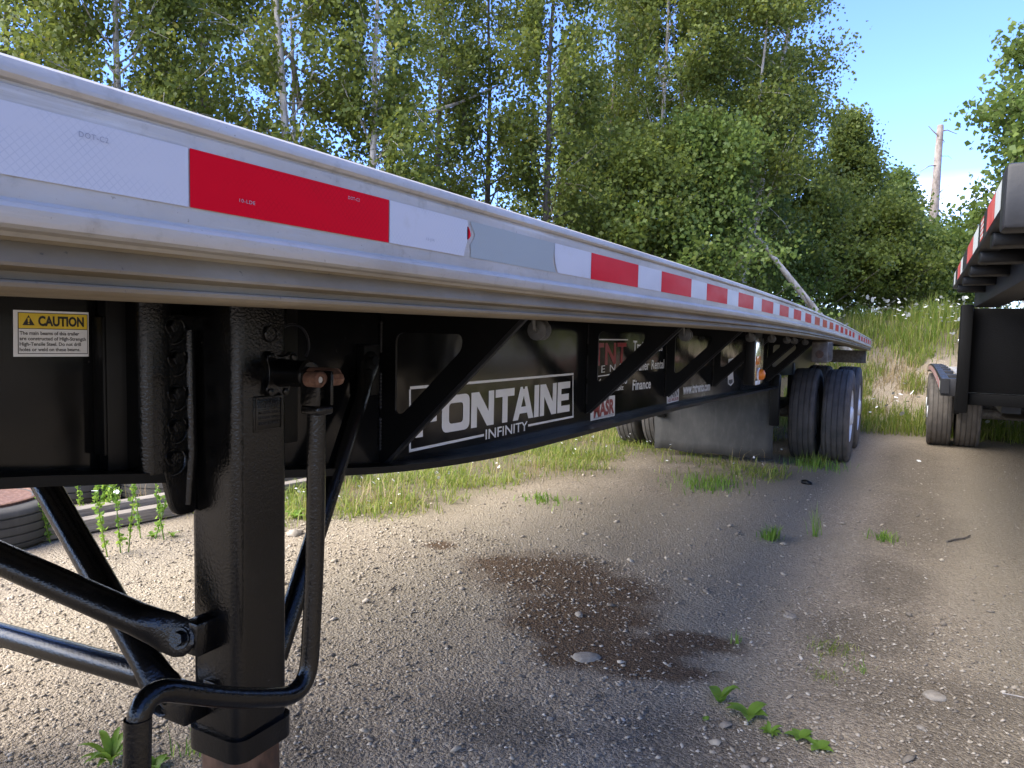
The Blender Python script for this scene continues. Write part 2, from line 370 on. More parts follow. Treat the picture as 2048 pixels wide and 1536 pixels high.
def fit_text(name, txt, corner_pts, mat, parent, x, bold=0.0, spacing=1.0, lift=0.0):
    """lettering laid on the plane X = x between bottom-left, bottom-right and the height at left / right (y, z pairs)"""
    m = text_mesh(txt, bold, spacing)
    a = np.empty(len(m.vertices)*3, dtype=np.float32); m.vertices.foreach_get('co', a); a = a.reshape(-1, 3)
    x0, x1 = a[:, 0].min(), a[:, 0].max(); y0, y1 = 0.0, max(.70, 0)
    (ya, za), (yb, zb), ha, hb = corner_pts
    out = np.empty_like(a); s = (a[:, 0]-x0)/(x1-x0); v = a[:, 1]/y1
    out[:, 0] = x; out[:, 1] = ya+(yb-ya)*s; out[:, 2] = za+(zb-za)*s + v*(ha+(hb-ha)*s)
    m.vertices.foreach_set('co', out.ravel()); m.update()
    return mesh_obj(name, m, mat, parent)
def fast_mesh(name, V, F4):
    """many equal-sized faces from numpy arrays"""
    V = np.asarray(V, dtype=np.float32); F4 = np.asarray(F4, dtype=np.int32)
    m = bpy.data.meshes.new(name); k = F4.shape[1]
    m.vertices.add(len(V)); m.vertices.foreach_set('co', V.ravel())
    m.loops.add(F4.size); m.loops.foreach_set('vertex_index', F4.ravel())
    m.polygons.add(len(F4)); m.polygons.foreach_set('loop_start', np.arange(0, F4.size, k, dtype=np.int32))
    m.update(calc_edges=True); return m
def vnoise(x, y, seed=0):
    """smooth value noise, numpy"""
    xi = np.floor(x).astype(int); yi = np.floor(y).astype(int); fx = x-xi; fy = y-yi
    fx = fx*fx*(3-2*fx); fy = fy*fy*(3-2*fy)
    def hsh(a, b):
        n = (a*374761393 + b*668265263 + seed*974634777) & 0xffffffff
        n = ((n ^ (n >> 13))*1274126177) & 0xffffffff
        return ((n ^ (n >> 16)) & 0xffff)/65535.0
    return (hsh(xi, yi)*(1-fx)+hsh(xi+1, yi)*fx)*(1-fy) + (hsh(xi, yi+1)*(1-fx)+hsh(xi+1, yi+1)*fx)*fy
def fbm(x, y, o=4, seed=0):
    s = 0; a = .5
    for i in range(o): s = s+a*vnoise(x*2**i, y*2**i, seed+i); a *= .5
    return s
def sstep(a, b, x): t = np.clip((x-a)/(b-a), 0, 1); return t*t*(3-2*t)

# ------------------------------------------------------------------ ground
def H(x, y):
    """height of the yard and of the bank that closes it"""
    x = np.asarray(x, float); y = np.asarray(y, float)
    toe = 11.9+.25*np.maximum(0, -x-2.6)+.5*(fbm(x*.6, y*0+3, 3, 5)-.5)
    b = sstep(0, 5.2, y-toe)*1.65*(.9+.3*fbm(x*.5, y*.5, 3, 9))
    lft = sstep(6.2, 9.5, -x)*.5*sstep(16, 12, y)
    rough = .035*(fbm(x*1.1, y*1.1, 3, 2)-.5)*sstep(.0, .3, np.abs(y)) + .012*(fbm(x*9, y*9, 2, 4)-.5)
    rut = -.03*np.exp(-((x+1.35+.12*(y-4))/.35)**2)*sstep(3.5, 5, y)*sstep(9, 7, y)
    flat = 1-np.exp(-(((x+.85)/.5)**2+((y-8.9)/.9)**2))
    return np.maximum(b, lft) + (rough+rut)*flat + .12*sstep(0, 1, b)*(fbm(x*2.2, y*2.2, 3, 11)-.5)
def seg_mask(x, y, blobs):
    m = np.zeros_like(x)
    for bx, by, rx, ry, ang in blobs:
        c, s = math.cos(ang), math.sin(ang); u = ((x-bx)*c+(y-by)*s)/rx; v = (-(x-bx)*s+(y-by)*c)/ry
        m = np.maximum(m, np.clip(1.25-np.sqrt(u*u+v*v)*.75, 0, 1)*(u*u+v*v < 2.6))
    return m
STAIN = [(-1.28, 3.28, .30, .22, .4), (-1.40, 3.05, .22, .16, 0), (-1.05, 2.95, .30, .20, .3), (-1.72, 3.72, .38, .38, 0), (-1.42, 3.62, .34, .30, 0), (-1.98, 3.75, .26, .20, .3), (-1.50, 3.28, .20, .24, .3),
         (-1.17, 3.02, .22, .12, .5), (-.92, 3.08, .20, .10, .2), (-.86, 2.86, .24, .09, .3), (-1.22, 2.80, .15, .12, 0), (-2.56, 3.87, .10, .09, 0), (-1.32, 2.98, .12, .16, .2), (-.80, 3.22, .22, .10, .2)]
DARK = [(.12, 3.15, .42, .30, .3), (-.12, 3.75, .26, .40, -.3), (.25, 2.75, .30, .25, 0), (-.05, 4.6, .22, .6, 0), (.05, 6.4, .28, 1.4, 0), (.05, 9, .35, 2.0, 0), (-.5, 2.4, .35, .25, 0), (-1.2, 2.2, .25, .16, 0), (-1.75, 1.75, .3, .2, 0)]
TAN = [(-2.6, 4.2, 1.0, .55, .2), (-1.9, 4.9, 1.3, .8, .6), (-1.15, 6.0, .5, 1.8, .12), (-.95, 4.2, .4, .9, .2), (-.95, 3.5, .35, .5, 0), (-3.2, 2.6, .9, .8, 0),
       (.75, 6.0, .5, 2.6, 0), (.6, 3.6, .3, 1.2, 0), (-.75, 3.0, .3, .3, 0), (-2.4, 3.0, .7, .6, 0), (-1.0, 8, .5, 1.4, 0)]
def axis_samples(segs):
    o = []
    for a, b, st in segs: o += list(np.arange(a, b, st))
    return np.array(o+[segs[-1][1]])
gx = axis_samples([(-400, -60, 40), (-60, -20, 4), (-20, -6, .5), (-6, -3.2, .10), (-3.2, 1.4, .035), (1.4, 4, .2), (4, 20, 2), (20, 60, 5), (60, 400, 40)])
gy = axis_samples([(-300, -40, 30), (-40, -4, 3), (-4, .6, .25), (.6, 6.5, .04), (6.5, 20, .14), (20, 40, 1.5), (40, 400, 30)])
XX, YY = np.meshgrid(gx, gy, indexing='ij'); ZZ = H(XX, YY)
nx_, ny_ = XX.shape; idx = np.arange(nx_*ny_).reshape(nx_, ny_)
gm = fast_mesh('ground', np.stack([XX, YY, ZZ], -1).reshape(-1, 3), np.stack([idx[:-1, :-1], idx[1:, :-1], idx[1:, 1:], idx[:-1, 1:]], -1).reshape(-1, 4))
def grass_mask(x, y):
    """where grass grows: the strip beyond the trailer, patches by the wheels, the bank"""
    e = fbm(x*.9, y*.9, 4, 21)-.5
    left = sstep(-.35, .55, (-x-2.75+.17*(y-5)*(y > 5)+e*1.9 + .25*np.minimum(0, y-4.4)))*sstep(3.0, 4.2, y+e)
    wheels = np.exp(-(((x+1.4)/1.3)**2+((y-7.6)/.8)**2))*.55
    toe = np.exp(-((y-12.1-e)/.55)**2)*sstep(1.5, -.5, np.abs(x)-3)*.9
    bank = sstep(14.0, 15.3, y+e*2.2)
    return np.clip(np.maximum.reduce([left, wheels*(e > -.12), toe, bank]), 0, 1)
fx, fy = XX.ravel(), YY.ravel()
TRK = np.zeros_like(fx)
for c0, sl in ((-1.62, .19), (-1.02, .10), (-2.25, .30)):
    u = fx-(c0+sl*(fy-3.9)); TRK += (.35*np.exp(-(u/.17)**4)+.22*np.cos(u*52)*np.exp(-(u/.17)**4))*sstep(3.0, 4.4, fy)*sstep(9, 6.5, fy)
for nm, arr in (('stain', seg_mask(fx, fy, STAIN)), ('dark', seg_mask(fx, fy, DARK)), ('tan', seg_mask(fx, fy, TAN)*.8+.12+TRK), ('soil', grass_mask(fx, fy)*.75)):
    a = gm.attributes.new(nm, 'FLOAT', 'POINT'); a.data.foreach_set('value', arr.astype(np.float32))
gm.shade_smooth()
ground = mesh_obj('ground', gm, 'ground'); tag(ground, None, None, kind='structure')
def gz(x, y): return float(H(x, y))

# ------------------------------------------------------------------ the flatbed trailer
XR = -.561                                     # outer plane of its side rail
CY = np.array([-3, 0, 2, 3.2, 4.5, 6.4, 8.2, 10, 11.92, 13]); CZ = np.array([-.03, -.003, .001, -.003, -.016, -.050, -.095, -.148, -.203, -.235])
def cz(y):
    y = np.asarray(y, float); return (np.interp(y-.5, CY, CZ)+np.interp(y, CY, CZ)*2+np.interp(y+.5, CY, CZ))/4
Y0, Y1 = -2.7, 11.92
tr = thing('flatbed_trailer', 'long black flatbed trailer with an aluminium side rail and FONTAINE lettering', 'trailer', (-1.85, 4.6, 0))
ZC = 1.345
PROFILE = [(-.13, .186), (-.016, .188), (-.008, .1875), (-.002, .184), (.0005, .178), (.0002, .1735), (-.0025, .1705), (-.0065, .1695), (-.0065, .1675), (-.003, .1660), (-.003, .0885),
           (-.001, .0860), (.0035, .0845), (.0060, .081), (.0060, .074), (.0045, .0695), (.0005, .0670), (-.014, .0660), (-.0175, .0630)]
PROFILE2 = [(-.0175, .0630), (-.019, .0600), (-.014, .0560), (-.0095, .0500), (-.0070, .0440), (-.0075, .0415), (-.0130, .0400), (-.0165, .0380), (-.0165, .0325), (-.0120, .0312), (-.0060, .0310), (-.0050, .0295), (-.0055, .0265), (-.0080, .0240), (-.0110, .0228), (-.13, .0228)]
ys = np.concatenate([np.arange(Y0, Y1, .12), [Y1]])
def sweep(name, prof, mat, parent, xo=XR, flip=1, ys=ys, zf=cz, z0=ZC, xf=None, smooth=28):
    m = len(prof); V = []; F = []
    for y in ys:
        zz = float(zf(y)); xx = xo if xf is None else xf(y)
        V += [(xx+flip*px, y, z0+pz+zz) for px, pz in prof]
    for i in range(len(ys)-1):
        F += [(i*m+k, i*m+k+1, (i+1)*m+k+1, (i+1)*m+k) for k in range(m-1)]
    F += [tuple(range(m)), tuple((len(ys)-1)*m+k for k in range(m))[::-1]]
    return MB().add(V, F).obj(name, mat, parent, smooth=smooth)
rail = sweep('side_rail', PROFILE, 'alu', tr)
rail['label'] = 'weathered aluminium side rail with red and white reflective tape'
railb = sweep('rail_flange', PROFILE2, 'dusty_shaded_alu', tr)
sweep('side_rail', PROFILE, 'alu', tr, xo=XR-2.59, flip=-1); sweep('rail_flange', PROFILE2, 'dusty_shaded_alu', tr, xo=XR-2.59, flip=-1)
sweep('deck', [(-.131, .184), (-.131, .145), (-2.459, .145), (-2.459, .184)], 'deck', tr, smooth=None)

def strip(name, mat, parent, ya, yb, z0, z1, x, zf=cz, xf=None, n=None, edge0=None, edge1=None):
    """flat film on the rail between ya and yb; edge0/edge1: torn end offsets for (bottom..top)"""
    n = n or max(2, int((yb-ya)/.12)+1); k = 7; V = []; F = []
    for i in range(n+1):
        for j in range(k):
            v = j/(k-1); a = ya+(edge0[j] if edge0 else 0); b = yb+(edge1[j] if edge1 else 0)
            y = a+(b-a)*i/n; V.append((x if xf is None else xf(y), y, z0+(z1-z0)*v+float(zf(y))))
    F = [(i*k+j, (i+1)*k+j, (i+1)*k+j+1, i*k+j+1) for i in range(n) for j in range(k-1)]
    return MB().add(V, F).obj(name, mat, parent)
TB, TT, XT = ZC+.1035, ZC+.1540, XR-.003+.0012
yk = lambda k: 1.364+.4572*k
red_w = .2794
for k in range(-8, 23):
    ya = yk(k)
    if ya < Y0+.05: continue
    if k == -1:
        strip('bare_tape_patch', 'tape_grey', rail, ya+.008, ya+red_w+.006, TB, TT, XT-.0004, edge0=[.002, .004, .001, .010, .014, .006, 0], edge1=[.012, .006, -.002, -.001, .003, .004, .005])
        strip('tape_scrap', 'tape_red', rail, ya, ya+.010, TB+.024, TB+.042, XT, n=1, edge1=[-.007, -.003, 0, 0, -.002, -.004, -.007])
        strip('white_tape', 'tape_white', rail, ya+red_w+.010, yk(0)-.0015, TB, TT, XT, edge0=[.016, .009, .004, .001, 0, .001, 0])
        continue
    if k in (16,) or ya+red_w > Y1: continue
    mt = 'tape_orange' if k in (8, 9, 10) else 'tape_red'
    strip('red_tape', mt, rail, ya, ya+red_w, TB, TT, XT)
    e = yk(k+1)-.0015
    if k == -2: strip('white_tape', 'tape_white', rail, ya+red_w+.0015, e, TB, TT, XT, edge1=[-.006, -.004, 0, .004, .005, .004, .002])
    elif k != 15 and e < Y1: strip('white_tape', 'tape_white', rail, ya+red_w+.0015, e, TB, TT, XT)
strip('white_tape', 'tape_white', rail, Y0+.06, yk(-8)-.0015, TB, TT, XT)
# print on the tape
for txt, px, py, h in (('DOT-C2', 157, 273, .0042), ('10-LDE', 478, 404, .0034), ('DOT-C2', 696, 398, .0034), ('12-J5R', 852, 480, .0034)):
    p = on(0, px, py, XT)
    wd = h*5.6
    o = fit_text('tape_print', txt, ((p[1], p[2]), (p[1]+wd, p[2]), h, h), 'tape_ink', rail, XT+.0006, spacing=1.15)

# main beams: web, top and bottom flange, following the camber
XW = -1.29
BY = np.array([-2.5, .3, .63, .9, 1.26, 1.55, 1.83, 2.2, 2.98, 4.4, 8.0]); BZ = np.array([1.13, 1.11, 1.090, 1.050, 1.002, .963, .938, .917, .909, .897, .816])
def bz(y): return (np.interp(np.asarray(y, float)-.09, BY, BZ)+np.interp(np.asarray(y, float), BY, BZ)+np.interp(np.asarray(y, float)+.09, BY, BZ))/3
def make_beam(xw, s):
    yb = np.concatenate([np.arange(-2.5, 3.2, .08), np.arange(3.2, 8.0, .25), [8.02]])
    V = []; F = []
    for y in yb:
        t, b = ZC+.145+float(cz(y)), float(bz(y))+.018
        V += [(xw, y, b), (xw, y, t), (xw-s*.012, y, t), (xw-s*.012, y, b)]
    for i in range(len(yb)-1):
        for k in range(4): F.append((i*4+k, i*4+(k+1) % 4, i*4+4+(k+1) % 4, i*4+4+k))
    F += [(0, 1, 2, 3), tuple(len(V)-4+k for k in (3, 2, 1, 0))]
    bo = MB().add(V, F).obj('main_beam', 'gloss', tr, smooth=30)
    V = []; F = []
    for y in yb:
        b = float(bz(y)); a0, a1 = (xw+s*.075, xw-s*.087)
        V += [(a0, y, b), (a0, y, b+.018), (a1, y, b+.018), (a1, y, b)]
    for i in range(len(yb)-1):
        for k in range(4): F.append((i*4+k, i*4+(k+1) % 4, i*4+4+(k+1) % 4, i*4+4+k))
    F += [(0, 1, 2, 3), tuple(len(V)-4+k for k in (3, 2, 1, 0))]
    MB().add(V, F).obj('lower_flange', 'satin', bo, smooth=30)
    # rear part of the frame over the axles
    yr = np.concatenate([np.arange(8.05, Y1-.05, .3), [Y1-.06]]); V = []; F = []
    for y in yr:
        t = ZC+.144+float(cz(y)); b = 1.02+float(cz(y))
        V += [(xw-s*.001, y, b), (xw-s*.001, y, t), (xw-s*.07, y, t), (xw-s*.07, y, b)]
    for i in range(len(yr)-1):
        for k in range(4): F.append((i*4+k, i*4+(k+1) % 4, i*4+4+(k+1) % 4, i*4+4+k))
    F += [(0, 1, 2, 3), tuple(len(V)-4+k for k in (3, 2, 1, 0))]
    MB().add(V, F).obj('rear_frame', 'satin', bo)
    return bo
beam = make_beam(XW, 1); beam2 = make_beam(-2.412, -1)
beam['label'] = 'glossy black main beam with white lettering'
for y in np.arange(-2.3, 11.8, .61):                       # cross members of the deck
    z = ZC+.145+float(cz(y)); box('cross_member', 'satin', tr, XR-2.44, XR-.15, y-.03, y+.03, z-.075, z-.002, 0)

# outrigger brackets: a plate with a window, a folded lower edge, a weld bead on the beam
zt = 1.465
outer = [(-1.288, zt), (-1.288, .975), (-1.275, .985), (-.80, 1.442), (-.72, 1.448), (-.72, zt)]
win = rloop([(-1.238, 1.345), (-1.238, 1.125), (-1.214, 1.125), (-1.026, 1.306), (-1.026, 1.345)], .028, 6)
pm = poly2d([outer, win[::-1]], .008, 'bracket_plate'); xform(pm, lambda x, y, z: (x, z, y))
fm_ = MB()
d = np.array([-.80+1.275, 1.442-.985]); d /= np.linalg.norm(d); nrm = np.array([d[1], -d[0]])
a, b = np.array([-1.275, .985]), np.array([-.80, 1.442])
fm_.add([(p[0]+q*nrm[0], yy, p[1]+q*nrm[1]) for p in (a, b) for q in (.0005, .010) for yy in (-.004, .011)],
        [(0, 1, 3, 2), (4, 6, 7, 5), (0, 4, 5, 1), (2, 3, 7, 6), (0, 2, 6, 4), (1, 5, 7, 3)])
flm = fm_.me('bracket_edge')
wm = MB()
for (z0, z1) in ((1.02, 1.11), (1.135, 1.235), (1.29, 1.375)):
    n = 10
    for i in range(n):
        zc_ = z0+(z1-z0)*(i+.5)/n; wm.lathe([(.0015, -.0056), (.0042, -.002), (.0042, .002), (.0015, .0056)], (-1.286, -.006, zc_), 'Z', 6)
wmm = wm.me('weld_bead')
def put(name, me, mat, parent, loc, smooth=None):
    o = mesh_obj(name, me, mat, parent, smooth); o.location = loc; return o
BRK = [1.642, 3.112, 4.318, 5.499, 6.755, 7.75]
for y, dz in zip(BRK, (-.012, .004, -.006, -.010, -.055, -.085)):
    p = put('outrigger_bracket', pm, 'satin', tr, (0, y, dz))
    put('folded_edge', flm, 'worn_black', p, (0, 0, 0)); put('weld_bead', wmm, 'worn_black', p, (0, 0, 0), 40)
xm = MB()                                                  # mirrored brackets on the far side
pm2 = pm.copy(); xform(pm2, lambda x, y, z: (-3.702-x, y, z))
for y in BRK: put('outrigger_bracket', pm2, 'satin', tr, (0, y, float(cz(y))))

# ---- lettering and stickers on the beam
XD = XW+.0012
def pz(px, py, x=XD): p = on(0, px, py, x); return (float(p[1]), float(p[2]))
def quad(name, mat, parent, p4, x, thick=0.0):
    V = [(x, p[0], p[1]) for p in p4]; return MB().add(V, [(0, 1, 2, 3)]).obj(name, mat, parent)
def line(name, mat, parent, a, b, wd, x):
    a = np.array(a); b = np.array(b); t = (b-a)/np.linalg.norm(b-a); n = np.array([-t[1], t[0]])*wd/2
    return quad(name, mat, parent, [a-n, b-n, b+n, a+n], x)
S = .25
LET = {'F': (.86, [[(0, 0), (S, 0), (S, .36), (.74, .36), (.74, .58), (S, .58), (S, .78), (.86, .78), (.86, 1), (0, 1)]]),
       'O': (1.10, [rloop([(0, 0), (1.10, 0), (1.10, 1), (0, 1)], .22), rloop([(S+.02, .22), (S+.02, .78), (.83, .78), (.83, .22)], .12)]),
       'N': (1.02, [[(0, 0), (S, 0), (S, .60), (.71, 0), (1.02, 0), (1.02, 1), (.77, 1), (.77, .42), (.33, 1), (0, 1)]]),
       'T': (.94, [[(.34, 0), (.60, 0), (.60, .77), (.94, .77), (.94, 1), (0, 1), (0, .77), (.34, .77)]]),
       'A': (1.12, [[(0, 0), (.28, 0), (.36, .19), (.76, .19), (.84, 0), (1.12, 0), (.74, 1), (.62, 1.0), (.60, .93), (.52, .93), (.50, 1), (.38, 1)], [(.43, .39), (.56, .72), (.69, .39)]]),
       'I': (.27, [[(0, 0), (.27, 0), (.27, 1), (0, 1)]]),
       'E': (.84, [[(0, 0), (.84, 0), (.84, .22), (S, .22), (S, .39), (.76, .39), (.76, .60), (S, .60), (S, .78), (.84, .78), (.84, 1), (0, 1)]])}
word = 'FONTAINE'; gap = {'T': -.06, 'N': .07, 'F': .07, 'O': .07, 'A': .04, 'I': .07, 'E': .07}
tw = sum(LET[c][0]+gap[c] for c in word)
ba, bb, ta, tb = pz(831, 876), pz(1141, 822), pz(831, 799), pz(1143, 762)
ha, hb = ta[1]-ba[1], tb[1]-bb[1]
cur = 0.0
for c in word:
    wd, lp = LET[c]; m = poly2d([lp[0]]+[l_[::-1] for l_ in lp[1:]], 0.0, 'letter')
    def f_(x, y, z, cur=cur):
        s = (x+cur)/tw; return (XD, ba[0]+(bb[0]-ba[0])*s, ba[1]+(bb[1]-ba[1])*s+y*(ha+(hb-ha)*s))
    mesh_obj('letter', xform(m, f_), 'decal_white', beam); cur += wd+gap[c]
lw = .0085
line('decal_line', 'decal_white', beam, pz(820, 776), pz(1147, 748), lw, XD)
line('decal_line', 'decal_white', beam, pz(820, 779), pz(820, 900), lw, XD)
line('decal_line', 'decal_white', beam, pz(1146, 751), pz(1146, 833), lw, XD)
line('decal_line', 'decal_white', beam, pz(818, 902), pz(968, 870), lw, XD+.0003)
line('decal_line', 'decal_white', beam, pz(1056, 851), pz(1147, 833), lw, XD+.0003)
a, b = pz(971, 879), pz(1055, 860); hh = pz(971, 859)[1]-a[1]
fit_text('lettering', 'INFINITY', (a, b, hh, pz(1055, 842)[1]-b[1]), 'decal_white', beam, XD, bold=.012)
# caution label
c4 = [pz(26.5, 713.5), pz(177.5, 713), pz(177, 625), pz(26, 619.5)]
lab = quad('caution_label', 'decal_white', beam, c4, XD); lab['label'] = 'white and yellow CAUTION label'
def inl(u, v): # point inside the label, u right, v up
    a = np.array(c4); p = (a[0]*(1-u)+a[1]*u)*(1-v)+(a[3]*(1-u)+a[2]*u)*v; return p
quad('label_border', 'decal_black', lab, [inl(.055, .06), inl(.985, .06), inl(.985, .955), inl(.055, .955)], XD+.0003)
quad('label_panel', 'decal_white', lab, [inl(.065, .075), inl(.975, .075), inl(.975, .60), inl(.065, .60)], XD+.0006)
quad('label_panel', 'decal_yellow', lab, [inl(.065, .615), inl(.975, .615), inl(.975, .940), inl(.065, .940)], XD+.0006)
def ltext(t, u0, u1, v0, v1, mat='decal_black', bold=0.02):
    a, b = inl(u0, v0), inl(u1, v0); return fit_text('label_text', t, (tuple(a), tuple(b), inl(u0, v1)[1]-a[1], inl(u1, v1)[1]-b[1]), mat, lab, XD+.0009, bold)
ltext('CAUTION', .31, .93, .68, .88, bold=.045)
V = [inl(.11, .68), inl(.265, .68), inl(.1875, .90)]; MB().add([(XD+.0009, p[0], p[1]) for p in V], [(0, 1, 2)]).obj('warning_triangle', 'decal_black', lab)
quad('warning_mark', 'decal_yellow', lab, [inl(.179, .745), inl(.196, .745), inl(.201, .84), inl(.174, .84)], XD+.0012)
quad('warning_mark', 'decal_yellow', lab, [inl(.178, .705), inl(.197, .705), inl(.197, .730), inl(.178, .730)], XD+.0012)
for i, (s_, u1) in enumerate((('The main beams of this trailer', .86), ('are constructed of High-Strength', .955), ('High-Tensile Steel. Do not drill', .885), ('holes or weld on these beams.', .875))):
    v = .475-.118*i; ltext(s_, .075, u1, v, v+.075, bold=.022)
# rental lettering
def ptext(name, t, bl, br, tl, tr_, mat, bold=.02, sp=1.0):
    a, b = pz(*bl), pz(*br); W_ = t.split(' ')
    if name == 'lettering' and len(W_) > 1:                # one object per word
        n_ = len(t); k_ = 0; bl, br, tl, tr_ = map(np.array, (bl, br, tl, tr_)); A, B = np.array(a), np.array(b); hA, hB = pz(*tl)[1]-a[1], pz(*tr_)[1]-b[1]
        for w_ in W_:
            f0, f1 = k_/n_, (k_+len(w_))/n_; fit_text(name, w_, (tuple(A+(B-A)*f0), tuple(A+(B-A)*f1), hA+(hB-hA)*f0, hA+(hB-hA)*f1), mat, beam, XD, bold, sp); k_ += len(w_)+1
        return
    return fit_text(name, t, (a, b, pz(*tl)[1]-a[1], pz(*tr_)[1]-b[1]), mat, beam, XD, bold, sp)
line('decal_line', 'decal_white', beam, pz(1180, 679), pz(1256, 679.5), .006, XD)
ptext('lettering', 'TNT', (1186, 731), (1252, 724), (1186, 687), (1252, 686), 'decal_red', .03, 1.1)
ptext('lettering', 'RENTS', (1183, 748), (1262, 738), (1183, 733), (1262, 725), 'decal_white', .0, 1.9)
line('decal_line', 'decal_white', beam, pz(1183, 754.5), pz(1256, 744), .005, XD)
ptext('lettering', '906 660 0000', (1184, 769), (1254, 767), (1184, 758), (1254, 757), 'decal_white', .02)
ptext('lettering', 'tntsales.biz', (1200, 786), (1247, 779), (1200, 776), (1247, 769.5), 'decal_white', .02)
ptext('lettering', 'Trailer Sales', (1266, 702), (1325, 701), (1266, 681), (1325, 686), 'decal_white', .02)
ptext('lettering', 'Trailer Rental', (1265, 742), (1328, 736), (1265, 723), (1328, 718.5), 'decal_white', .02)
ptext('lettering', 'Finance', (1265, 780), (1301.5, 776), (1265, 760), (1301.5, 757.5), 'decal_white', .02)
ptext('lettering', 'www.tntrents.com', (1366, 788.5), (1420, 780), (1366, 768.5), (1420, 763), 'decal_white', .03)
st = quad('white_sticker', 'decal_white', beam, [pz(1181, 842), pz(1229.5, 831.5), pz(1230, 790.5), pz(1181, 798)], XD)
ptext('sticker_text', 'MASR', (1187, 835), (1228, 824), (1187, 806), (1228, 798), 'decal_red', .045).location.x = .0005
ptext('sticker_text', 'FONTAINE', (1192, 804), (1218, 800), (1192, 798.5), (1218, 795), 'decal_black', .04).location.x = .0005
ptext('sticker_text', 'Modular Aluminum Side Rail', (1187, 838.6), (1227, 829.5), (1187, 834.5), (1227, 826), 'decal_grey', .01).location.x = .0005
st = quad('white_sticker', 'decal_white', beam, [pz(1333.5, 807.5), pz(1357.5, 801.5), pz(1358, 772), pz(1334, 777)], XD)
ptext('sticker_text', 'WARN', (1336, 797), (1356, 791), (1336, 780), (1356, 777), 'decal_black', .04).location.x = .0005
ptext('sticker_text', '1-22 360.20.00', (1335.5, 804), (1356.5, 799), (1335.5, 798.5), (1356.5, 793), 'decal_red', .04).location.x = .0005
sh = [(1456, 717), (1467, 714), (1467.5, 752), (1464, 762), (1467, 764), (1466, 767), (1461.5, 772), (1456.5, 768), (1455.5, 757)]
MB().add([(XD, *pz(*q)) for q in [(1457, 718), (1467, 716), (1466.5, 750), (1467.5, 765), (1461.5, 772), (1456, 768), (1455.5, 752)]], [tuple(range(7))]).obj('shield_sticker', 'decal_white', beam)
MB().add([(XD+.0005, *pz(*q)) for q in [(1457.5, 760), (1465, 758.5), (1465.3, 764.5), (1461.3, 768.5), (1457.5, 766)]], [tuple(range(5))]).obj('shield_emblem', 'decal_black', beam)
ptext('sticker_text', 'TL', (1458.5, 728), (1464.5, 727), (1458.5, 722), (1464.5, 721), 'decal_black', .03).location.x = .0005
# stiffeners and seams on the web, in front of the leg
def vbar(name, px0, px1, py0, py1, mat, depth=.012):
    a, b = pz(px0, py0), pz(px1, py1); return box(name, mat, beam, XW-.001, XW+depth, a[0], b[0], b[1], a[1], .003)
vbar('web_stiffener', 184, 197, 632, 908, 'satin', .03)
# shackles / strap rollers under the rail
def roller_mesh(part):
    m = MB()
    if part == 0: m.lathe([(.016, -.016), (.021, -.014), (.021, -.009), (.013, -.006), (.013, .006), (.021, .009), (.021, .014), (.016, .016)], (0, 0, 0), 'Y', 18)
    if part == 1: m.tube(fillet([(0, -.030, .030), (0, -.026, 0), (0, .026, 0), (0, .030, .030)], .006), .0045, 8); m.box(-.022, .035, -.036, .036, .026, .033)
    if part == 2: m.lathe([(.008, -.020), (.008, -.0165)], (0, 0, 0), 'Y', 10)
    return m.me('strap_roller')
rm = [roller_mesh(i) for i in range(3)]
for px in (1079, 1372, 1502, 1545, 1575, 1590, 1612):
    p = on(0, px, 650, -.69); y = float(p[1])
    z = ZC+.002+float(cz(y)) - (.0 if px < 1100 else .004)
    o = put('strap_roller', rm[0], 'galv', tr, (-.69, y, z), 40); put('roller_bracket', rm[1], 'galv', o, (0, 0, 0), 40); put('roller_pin', rm[2], 'galv', o, (0, 0, 0), 40)
# marker lamp post
lx = -.78
pA = on(0, 1511, 668, lx); pB = on(0, 1525, 668, lx); zlow = float(on(0, 1516, 768, lx)[2])
post = box('lamp_post', 'satin', tr, lx-.055, lx, pA[1], pB[1], zlow, ZC+.12+float(cz(pA[1])), .004)
def onp(px, py): p = on(0, px, py, lx+.002); return p
q0, q1 = onp(1512.5, 684), onp(1524, 762)
box('lamp_plate', 'chrome', post, lx+.0005, lx+.003, q0[1], q1[1], q1[2]-.01, q0[2]+.02, .001)
q0, q1 = onp(1512, 713), onp(1519, 728); box('reflector', 'amber', post, lx+.0032, lx+.009, q0[1], q1[1], q1[2], q0[2], .002)
c_ = onp(1516, 749); rr = (onp(1516, 738)[2]-onp(1516, 760)[2])/2
MB().lathe([(rr, 0), (rr, .018), (rr*.85, .030), (rr*.45, .037), (.001, .039)], (lx+.003, c_[1], c_[2]), 'X', 20).obj('marker_lamp', 'amber', post, smooth=40)
MB().lathe([(rr*1.22, 0), (rr*1.22, .006), (rr*1.05, .008), (rr*.98, .002)], (lx+.0032, c_[1], c_[2]), 'X', 20).obj('lamp_bezel', 'decal_white', post, smooth=40)
q0, q1 = onp(1510, 762), onp(1519, 768); box('lamp_tag', 'decal_white', post, lx+.0032, lx+.005, q0[1], q1[1], q1[2], q0[2], .001)
# winch box under the rail near the rear
y = 6.15; z = ZC+float(cz(y)); wb = box('winch', 'dirtysteel', tr, -.70, -.585, y-.02, y+.34, z-.150, z+.014, .012, 3)
MB().lathe([(.030, 0), (.030, .012), (.018, .012), (.018, .004)], (-.640, y-.034, z-.085), 'Y', 18).obj('winch_drum', 'innertube', wb, smooth=40)
for k in range(4): box('winch_rib', 'dirtysteel', wb, -.587, -.578, y+.03+.08*k, y+.05+.08*k, z-.135, z+.0, .003)
for dx_, dz_ in ((-.02, -.03), (.035, -.02), (.02, -.13), (-.025, -.135)): MB().lathe([(.008, -.008), (.008, .004)], (-.642+dx_, y-.022, z+dz_), 'Y', 6).obj('bolt', 'dirtysteel', wb)
